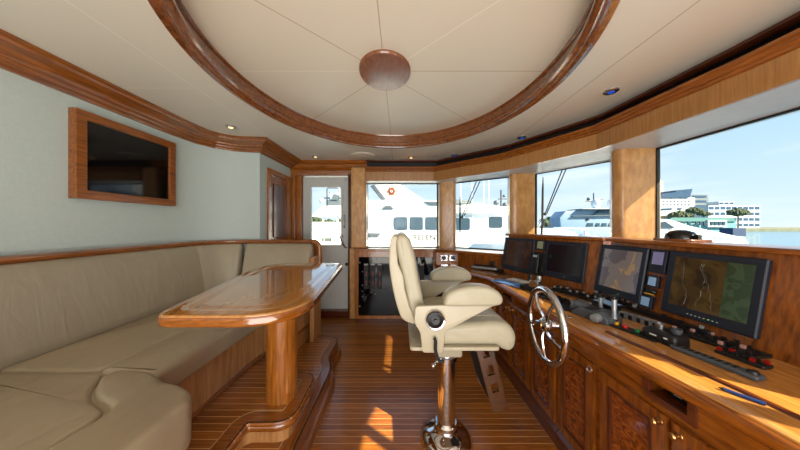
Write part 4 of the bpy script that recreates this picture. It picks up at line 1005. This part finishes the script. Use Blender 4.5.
slab([(370,186),(374,184),(386,199),(382,201)], 14.5, .1, 'grey_plastic', 'fin_strut', ya)
slab([(438,206),(478,206),(470,200),(445,199)], 16, 1.5, 'deck_grey', 'hardtop', ya)
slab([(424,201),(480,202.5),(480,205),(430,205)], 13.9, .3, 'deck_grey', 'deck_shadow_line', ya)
slab([(478,203),(510,208),(510,213),(455,213),(455,206)], 13.7, .4, 'yacht_white', 'bridge_deck', ya)
def ywin(x0, x1, y0, y1, Y=13.97, r=.12, par=ya, lab=None):
    return obj('window', MB().cushion(rnd([(X_(x0,Y),Z_(y1,Y)), (X_(x1,Y),Z_(y1,Y)), (X_(x1,Y),Z_(y0,Y)), (X_(x0,Y),Z_(y0,Y))], r, 3), Y, Y+.06, 0, 'xz'), 'yacht_window', par, label=lab)
obj('window_surround', MB().cushion(rnd([(X_(391,13.95),Z_(232,13.95)), (X_(472,13.95),Z_(232,13.95)), (X_(472,13.95),Z_(215,13.95)), (X_(398,13.95),Z_(215,13.95))], [.1,0,0,.3], 4), 13.96, 14.0, 0, 'xz'), 'yacht_shade', ya)
ywin(394,407.5,217,230, 13.94); ywin(409.5,423,217,230, 13.94); ywin(425,438,217,230, 13.94); ywin(452,470,218,230, 13.94); ywin(489,502.5,217,228)
slab([(381,209),(385,205.5),(391,205.5),(394,209)], 13.9, .1, 'grey_plastic', 'vent', ya)
slab([(366,233),(381,233),(378,237.5),(366,237.5)], 13.9, .1, 'grey_plastic', 'vent', ya)
slab([(497,233),(512,230.5),(528,230),(528,231),(500,234)], 13.3, .06, 'grey_plastic', 'rail_cap', ya)
for i in range(6):
    x = 490+7*i; obj('stanchion', MB().tube([at(x,240,13.3), at(x,230,13.3)], .02, 6), 'chrome', ya)
cu = bpy.data.curves.new('lettering', 'FONT'); cu.body = 'RELENT'; cu.size = .42; cu.extrude = .01; cu.space_character = 1.05; cu.offset = .014
tmp = bpy.data.objects.new('lettering_source', cu); COL.objects.link(tmp); bpy.context.view_layer.update()
lm = bpy.data.meshes.new_from_object(tmp.evaluated_get(bpy.context.evaluated_depsgraph_get())); bpy.data.objects.remove(tmp)
lm.materials.clear(); lm.materials.append(MATS['gold_letter'])
tx = bpy.data.objects.new('name_lettering', lm); COL.objects.link(tx); tx.parent = ya; tx.scale = (1.0, .95, 1)
tx.location = Vector((X_(413,13.3), 13.35, Z_(240,13.3))) - ya.location; tx.rotation_euler = (R(90), 0, 0)
# crest
c = at(391.5, 191.3, 14.55)
def star(rx, rz, k, amp, n=48): return [(c.x+(rx*(1+amp*math.cos(k*a)))*math.cos(a), c.z+(rz*(1+amp*math.cos(k*a)))*math.sin(a)) for a in (2*math.pi*i/n for i in range(n))]
cr_ = obj('crest', MB().cushion(star(.24,.26,6,.16), 14.54, 14.58, 0, 'xz'), 'crest_gold', ya, label='red and gold crest')
obj('crest_shield', MB().cushion(star(.15,.18,4,.05), 14.52, 14.545, 0, 'xz'), 'crest_red', cr_)
obj('crest_mark', MB().tube([(c.x-.06,14.515,c.z+.08), (c.x-.05,14.515,c.z-.03), (c.x+.01,14.515,c.z-.08), (c.x+.06,14.515,c.z-.02), (c.x+.02,14.515,c.z+.08)], .018, 6), 'yacht_white', cr_)
# aerials on the yacht roof
for x, y0_, y1_ in ((461,205,183),(472,204,180),(484,204,181),(489,205,176)):
    obj('whip_aerial', MB().tube([at(x,y0_,15.5), at(x,y1_,15.5)], .014, 6), 'yacht_white', ya)
obj('radar_arch', MB().tube([at(501,207,14.6), at(501,190,14.6)], .05, 6).tube([at(498,199,14.6), at(507,199,14.6)], .04, 6).sphere(tuple(at(504,196,14.6)), .09, n=10, m=6).sphere(tuple(at(496,203,14.6)), .16, n=10, m=6).sphere(tuple(at(505,205,14.6)), .16, n=10, m=6), 'grey_plastic', ya)
# yacht seen through the door: canopy and equipment
yb = thing('sportfishing_boat', tuple(at(325,250,20)), 'white boat seen through the door window with canopy and radar mast', 'boat')
slab([(310,216.5),(322,206),(346,205.5),(346,215.5)], 19, 3.0, 'yacht_white', 'canopy', yb)
slab([(300,233),(350,233),(350,300),(300,300)], 19, 4, 'yacht_white', 'hull', yb)
for x in (323,337.5): obj('post', MB().tube([at(x,234,19.3), at(x,216,19.3)], .06, 8), 'yacht_white', yb)
obj('radar_mast', MB().tube([at(327,206,19.5), at(327,189,19.5), at(328,188,19.5), at(338,188,19.5), at(339,190,19.5), at(339,206,19.5)], .05, 6).tube([at(324,198,19.5), at(341,198,19.5)], .06, 6).tube([at(330,206,19.5), at(330,192,19.5)], .05, 6), 'grey_plastic', yb)
obj('radar_dome', MB().sphere(tuple(at(331,196,19.3)), .16, rz=.28, n=14, m=8).sphere(tuple(at(322,201,19.3)), .2, n=14, m=8).sphere(tuple(at(337,194,19.4)), .16, n=14, m=8), 'yacht_shade', yb)
obj('equipment', MB().box(at(328,204,19.4).x, at(340,204,19.4).x, 19.3, 19.9, Z_(206,19.4), Z_(200,19.4)).box(at(332,204,19.4).x, at(338,204,19.4).x, 19.2, 19.7, Z_(200,19.4), Z_(195,19.4)), 'deck_grey', yb)
slab([(324,226),(334,226),(333,231),(325,231)], 18.9, .6, 'yacht_window', 'windscreen', yb)
sg = slab([(322,238.2),(331.5,238.2),(331.5,241.6),(322,241.6)], 13.2, .03, 'sign_green', 'name_board', ya, r=0, label='small green board')
Y = 13.18
obj('board_marks', MB().box(X_(323.2,Y), X_(325.3,Y), Y, Y+.01, Z_(241,Y), Z_(238.9,Y)).box(X_(326,Y), X_(330.6,Y), Y, Y+.01, Z_(240.4,Y), Z_(239.7,Y)), 'label_grey', sg, smooth=False)

def blob(c, r, n=26, seed=0, flat=.8):
    rg = random.Random(seed); mb = MB()
    for i in range(n):
        a = rg.uniform(0, 6.28); q = rg.random()**.5*r; h = rg.uniform(-.4,.7)*r*flat
        mb.sphere((c[0]+q*math.cos(a), c[1]+q*math.sin(a)*.5, c[2]+h*(1-q/r*.7)), r*rg.uniform(.07,.17), n=6, m=4)
    return mb
def tree(px, py, Y, rpx, label, seed):
    p = at(px, py, Y); r = rpx/240*Y
    t = thing('shade_tree', (p.x, p.y, -2.6), label, 'tree', 'green trees on the far shore')
    obj('crown', blob(tuple(p), r, 260, seed), 'tree_green', t, ang=10); obj('trunk', MB().tube([(p.x,p.y,-2.6), (p.x,p.y,p.z)], r*.06, 6), 'trunk', t)
def palm(px, py, Y, rpx, label, seed, grp='palm trees on the far shore'):
    rg = random.Random(seed); p = at(px, py, Y); r = rpx/240*Y
    t = thing('palm_tree', (p.x, p.y, -2.6), label, 'palm tree', grp)
    obj('trunk', MB().tube([(p.x-.4,p.y,-2.6), (p.x-.1,p.y,(p.z-2.6)/2), tuple(p)], [.22,.16,.13], 6), 'trunk', t)
    mb = MB()
    for k in range(16):
        a = 2*math.pi*k/16+rg.uniform(-.2,.2); e = rg.uniform(-.1,.8)
        pts = [p + Vector((math.cos(a)*q*r, math.sin(a)*q*r, r*(e*q-1.1*q*q))) for q in (0,.25,.5,.75,1)]
        sd = Vector((-math.sin(a), math.cos(a), 0))
        for i in range(4):
            w0, w1 = (.1,.17,.17,.12,.02)[i]*r, (.1,.17,.17,.12,.02)[i+1]*r; dn = Vector((0,0,-.1*r))
            A, B = pts[i], pts[i+1]; mb.add([A-sd*w0+dn, A, A+sd*w0+dn, B+sd*w1+dn, B, B-sd*w1+dn], [(0,1,4,5), (1,2,3,4)])
    obj('crown', mb, 'palm_green', t, smooth=False)
palm(544,219,80,5,'low palm just right of the wiper blade in the third window',1)
palm(549,217,95,4,'second palm from the wiper in the third window',2); palm(555.5,216,80,4,'palm in the middle of the third window',3)
palm(560,218,90,4.5,'rightmost palm of the cluster in the third window',4); palm(581,213,70,4.5,'palm at the stern of the far yacht',5)
tree(313,221,60,9,'green tree at the left of the door window',11); tree(329,224,70,9,'green tree behind the posts in the door window',12); tree(345,222,66,8,'green tree at the right of the door window',13)
tree(680,216,150,10,'broad tree in front of the white office block',14); tree(694,211,135,7,'taller tree right of the office block',15); tree(704,214,165,6,'slim tree beside the glass tower block',16); tree(664,219,168,7,'low tree at the left below the office block',17); tree(738,213,110,9,'dark tree at the far right window edge',18)
tree(552,225,140,9,'low green hedge trees beneath the palms',19)
# small boats beyond the canopy
for i,(x,y,l) in enumerate(((316,224,'small white boat left under the canopy'),(340,226,'small white boat right under the canopy'))):
    t = thing('small_boat', tuple(at(x,230,40)), l, 'boat', 'small boats beyond the canopy')
    slab([(x-6,y),(x+5,y-.5),(x+6,262),(x-5,262)], 40, 2, 'yacht_white', 'hull', t); slab([(x-2,y-2),(x+3,y-2),(x+4,y),(x-3,y)], 40, 1.5, 'yacht_window', 'cabin', t)
# far yacht
yf = thing('cruising_yacht', tuple(at(590,240,42)), 'white yacht with a radar dome moored farther off in the third window', 'yacht')
Y = 42
slab([(560,217.5),(566,211),(585,209.5),(592,208.5),(640,207),(640,230),(566,230),(561,228)], 42, 3, 'yacht_shaded_side', 'superstructure', yf)
slab([(553,227),(640,227),(640,250),(556,250)], 41, 4, 'yacht_shaded_side', 'hull', yf)
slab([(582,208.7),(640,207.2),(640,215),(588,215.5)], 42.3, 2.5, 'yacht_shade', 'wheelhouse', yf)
slab([(594,215),(602,208.5),(640,207.5),(640,215)], 41.6, .5, 'yacht_window', 'windscreen', yf)
slab([(581,208.8),(640,208),(640,209.6),(590,209.6)], 41, 4, 'deck_grey', 'hardtop', yf)
slab([(573,215.8),(640,214.6),(640,215.4),(573,216.6)], 41.5, 1, 'deck_grey', 'deck_line', yf)
for a, b in ((586,593.5),(595,600),(601,606.8),(608,614)): slab([(a,227),(a+1.5,223),(b,223),(b,227)], 41.9, .2, 'yacht_window', 'window', yf)
slab([(587,218),(590,218),(589,220.5),(587,220.5)], 41.8, .2, 'black_plastic', 'vent', yf)
obj('radar_dome', MB().sphere(tuple(at(596,203.5,44)), .75, rz=.95, n=20, m=12).sphere(tuple(at(610,203.5,44)), .4, rz=.8, n=14, m=8), 'yacht_shade', yf)
obj('mast', MB().tube([at(594,208,44), at(593.5,193,44)], .1, 6).tube([at(586,201,44), at(594,201.5,44)], .12, 6).tube([at(596,200,44), at(603,199,44)], .1, 6).sphere(tuple(at(588.5,199,44)), .3, n=10, m=6), 'grey_plastic', yf)
# near boat bow with rails in third window
yn = thing('moored_boat', tuple(at(575,245,10)), 'white boat foredeck with steel rails just outside the third window', 'boat')
slab([(536,229.5),(562,228.5),(580,234),(640,241),(640,300),(520,300),(520,231)], 10, 3, 'yacht_white', 'foredeck', yn)
rl = [(561,228,561,236),(575,228.5,575,238),(588,229,590,240),(592,229,600,241),(596,229.5,606,241)]
mb = MB(); mb.tube([at(560,228,9.9), at(590,229,9.9)], .012, 6)
for a, b, c_, d_ in rl: mb.tube([at(a,b,9.9), at(c_,d_,9.9)], .011, 6)
obj('rail', mb, 'yacht_shade', yn); obj('winch', MB().lathe([(0,0), (.12,0), (.1,.25), (.14,.3), (0,.34)], tuple(at(585,237,9.95)), 16), 'yacht_white', yn)
# boat in the near side window
yw = thing('moored_boat', tuple(at(690,245,9.5)), 'white sloping foredeck with windscreen seen low in the near side window', 'boat')
slab([(652,222),(664,219),(672,220),(690,226),(745,238),(760,260),(650,260)], 9.5, .5, 'yacht_white', 'foredeck', yw, r=.03)
slab([(652,224),(665,221),(676,228),(655,228)], 9.42, .08, 'yacht_window', 'windscreen', yw, r=0)
obj('rail', MB().tube([at(655,230,9.4), at(700,232,9.4), at(745,238,9.4)], .02, 6), 'yacht_shade', yw)
# buildings
def block(x0, x1, yt, yb, Y, depth, m='building_white', name='wall', parent=None, floors=0, cols=0, wm='building_glass'):
    a, b = X_(x0, Y), X_(x1, Y); z0, z1 = Z_(yb, Y), Z_(yt, Y)
    w = obj(name, box(a, b, Y, Y+depth, z0, z1), m, parent, smooth=False)
    for i in range(floors):
        zz0 = z0+(z1-z0)*(i+.3)/floors; zz1 = z0+(z1-z0)*(i+.78)/floors
        for j in range(cols):
            xx0 = a+(b-a)*(j+.12)/cols; xx1 = a+(b-a)*(j+.88)/cols
            obj('window', box(xx0, xx1, Y-.15, Y+.05, zz0, zz1), wm, w, smooth=False)
    return w
t = thing('tower_block', tuple(at(652,228,220)), 'tall white tower block just right of the near pillar', 'building'); block(640,663,181,228,250,12,parent=t,floors=12,cols=2,wm='building_grey')
t = thing('office_building', tuple(at(678,228,200)), 'white office block with a slanting blue glass top storey', 'building')
block(660,695,197.5,228,200,12,parent=t); slab([(660,197.5),(662,193.5),(676,192),(676,190.3),(692.5,188.8),(690,197.5)], 199, 12, 'building_glass', 'roof_storey', t, r=0)
slab([(662,208.5),(672,208),(672,209.6),(662,210)], 199.5, .6, 'building_glass', 'window', t, r=0); slab([(678,208),(682,208),(682,209.3),(678,209.3)], 199.5, .6, 'building_glass', 'window', t, r=0)
for j in range(8):
    for i in range(2): x = 664+3.6*j; y = 200.5+3.5*i; slab([(x,y),(x+.9,y),(x+.9,y+1),(x,y+1)], 199.5, .6, 'building_grey', 'window', t, r=0)
t = thing('glass_building', tuple(at(700,228,210)), 'grey glass fronted block beside the white office block', 'building'); block(690,708.5,194.5,228,218,14,'building_grey',parent=t,floors=7,cols=1)
t = thing('hospital_building', tuple(at(728,228,190)), 'long white block with rows of blue windows at far right', 'building'); block(708.5,760,205.5,228,182,12,parent=t,floors=4,cols=9)
block(719,734,201.5,205.5,184,8,parent=t,name='roof_room',floors=1,cols=3)
t = thing('waterfront_house', tuple(at(703,235,90)), 'low aqua house with a teal roof on the waterfront', 'building')
block(668,736,221,236,90,8,'aqua_wall',parent=t); slab([(668,221.5),(672,217.5),(733,217.8),(737,221.5)], 89.5, 9, 'teal_roof', 'roof', t, r=0)
block(708,727,220,227,89,4,'building_white',parent=t)
for x in (674,682,688,696,700,704,711,715,719,723): slab([(x,221.5),(x+2.6,221.5),(x+2.6,225),(x,225)], 88.8, .3, 'yacht_window', 'window', t, r=0)
slab([(733,228),(746,228),(746,236),(733,236)], 70, 3, 'blue_tarp', 'boat_cover', t, r=0)
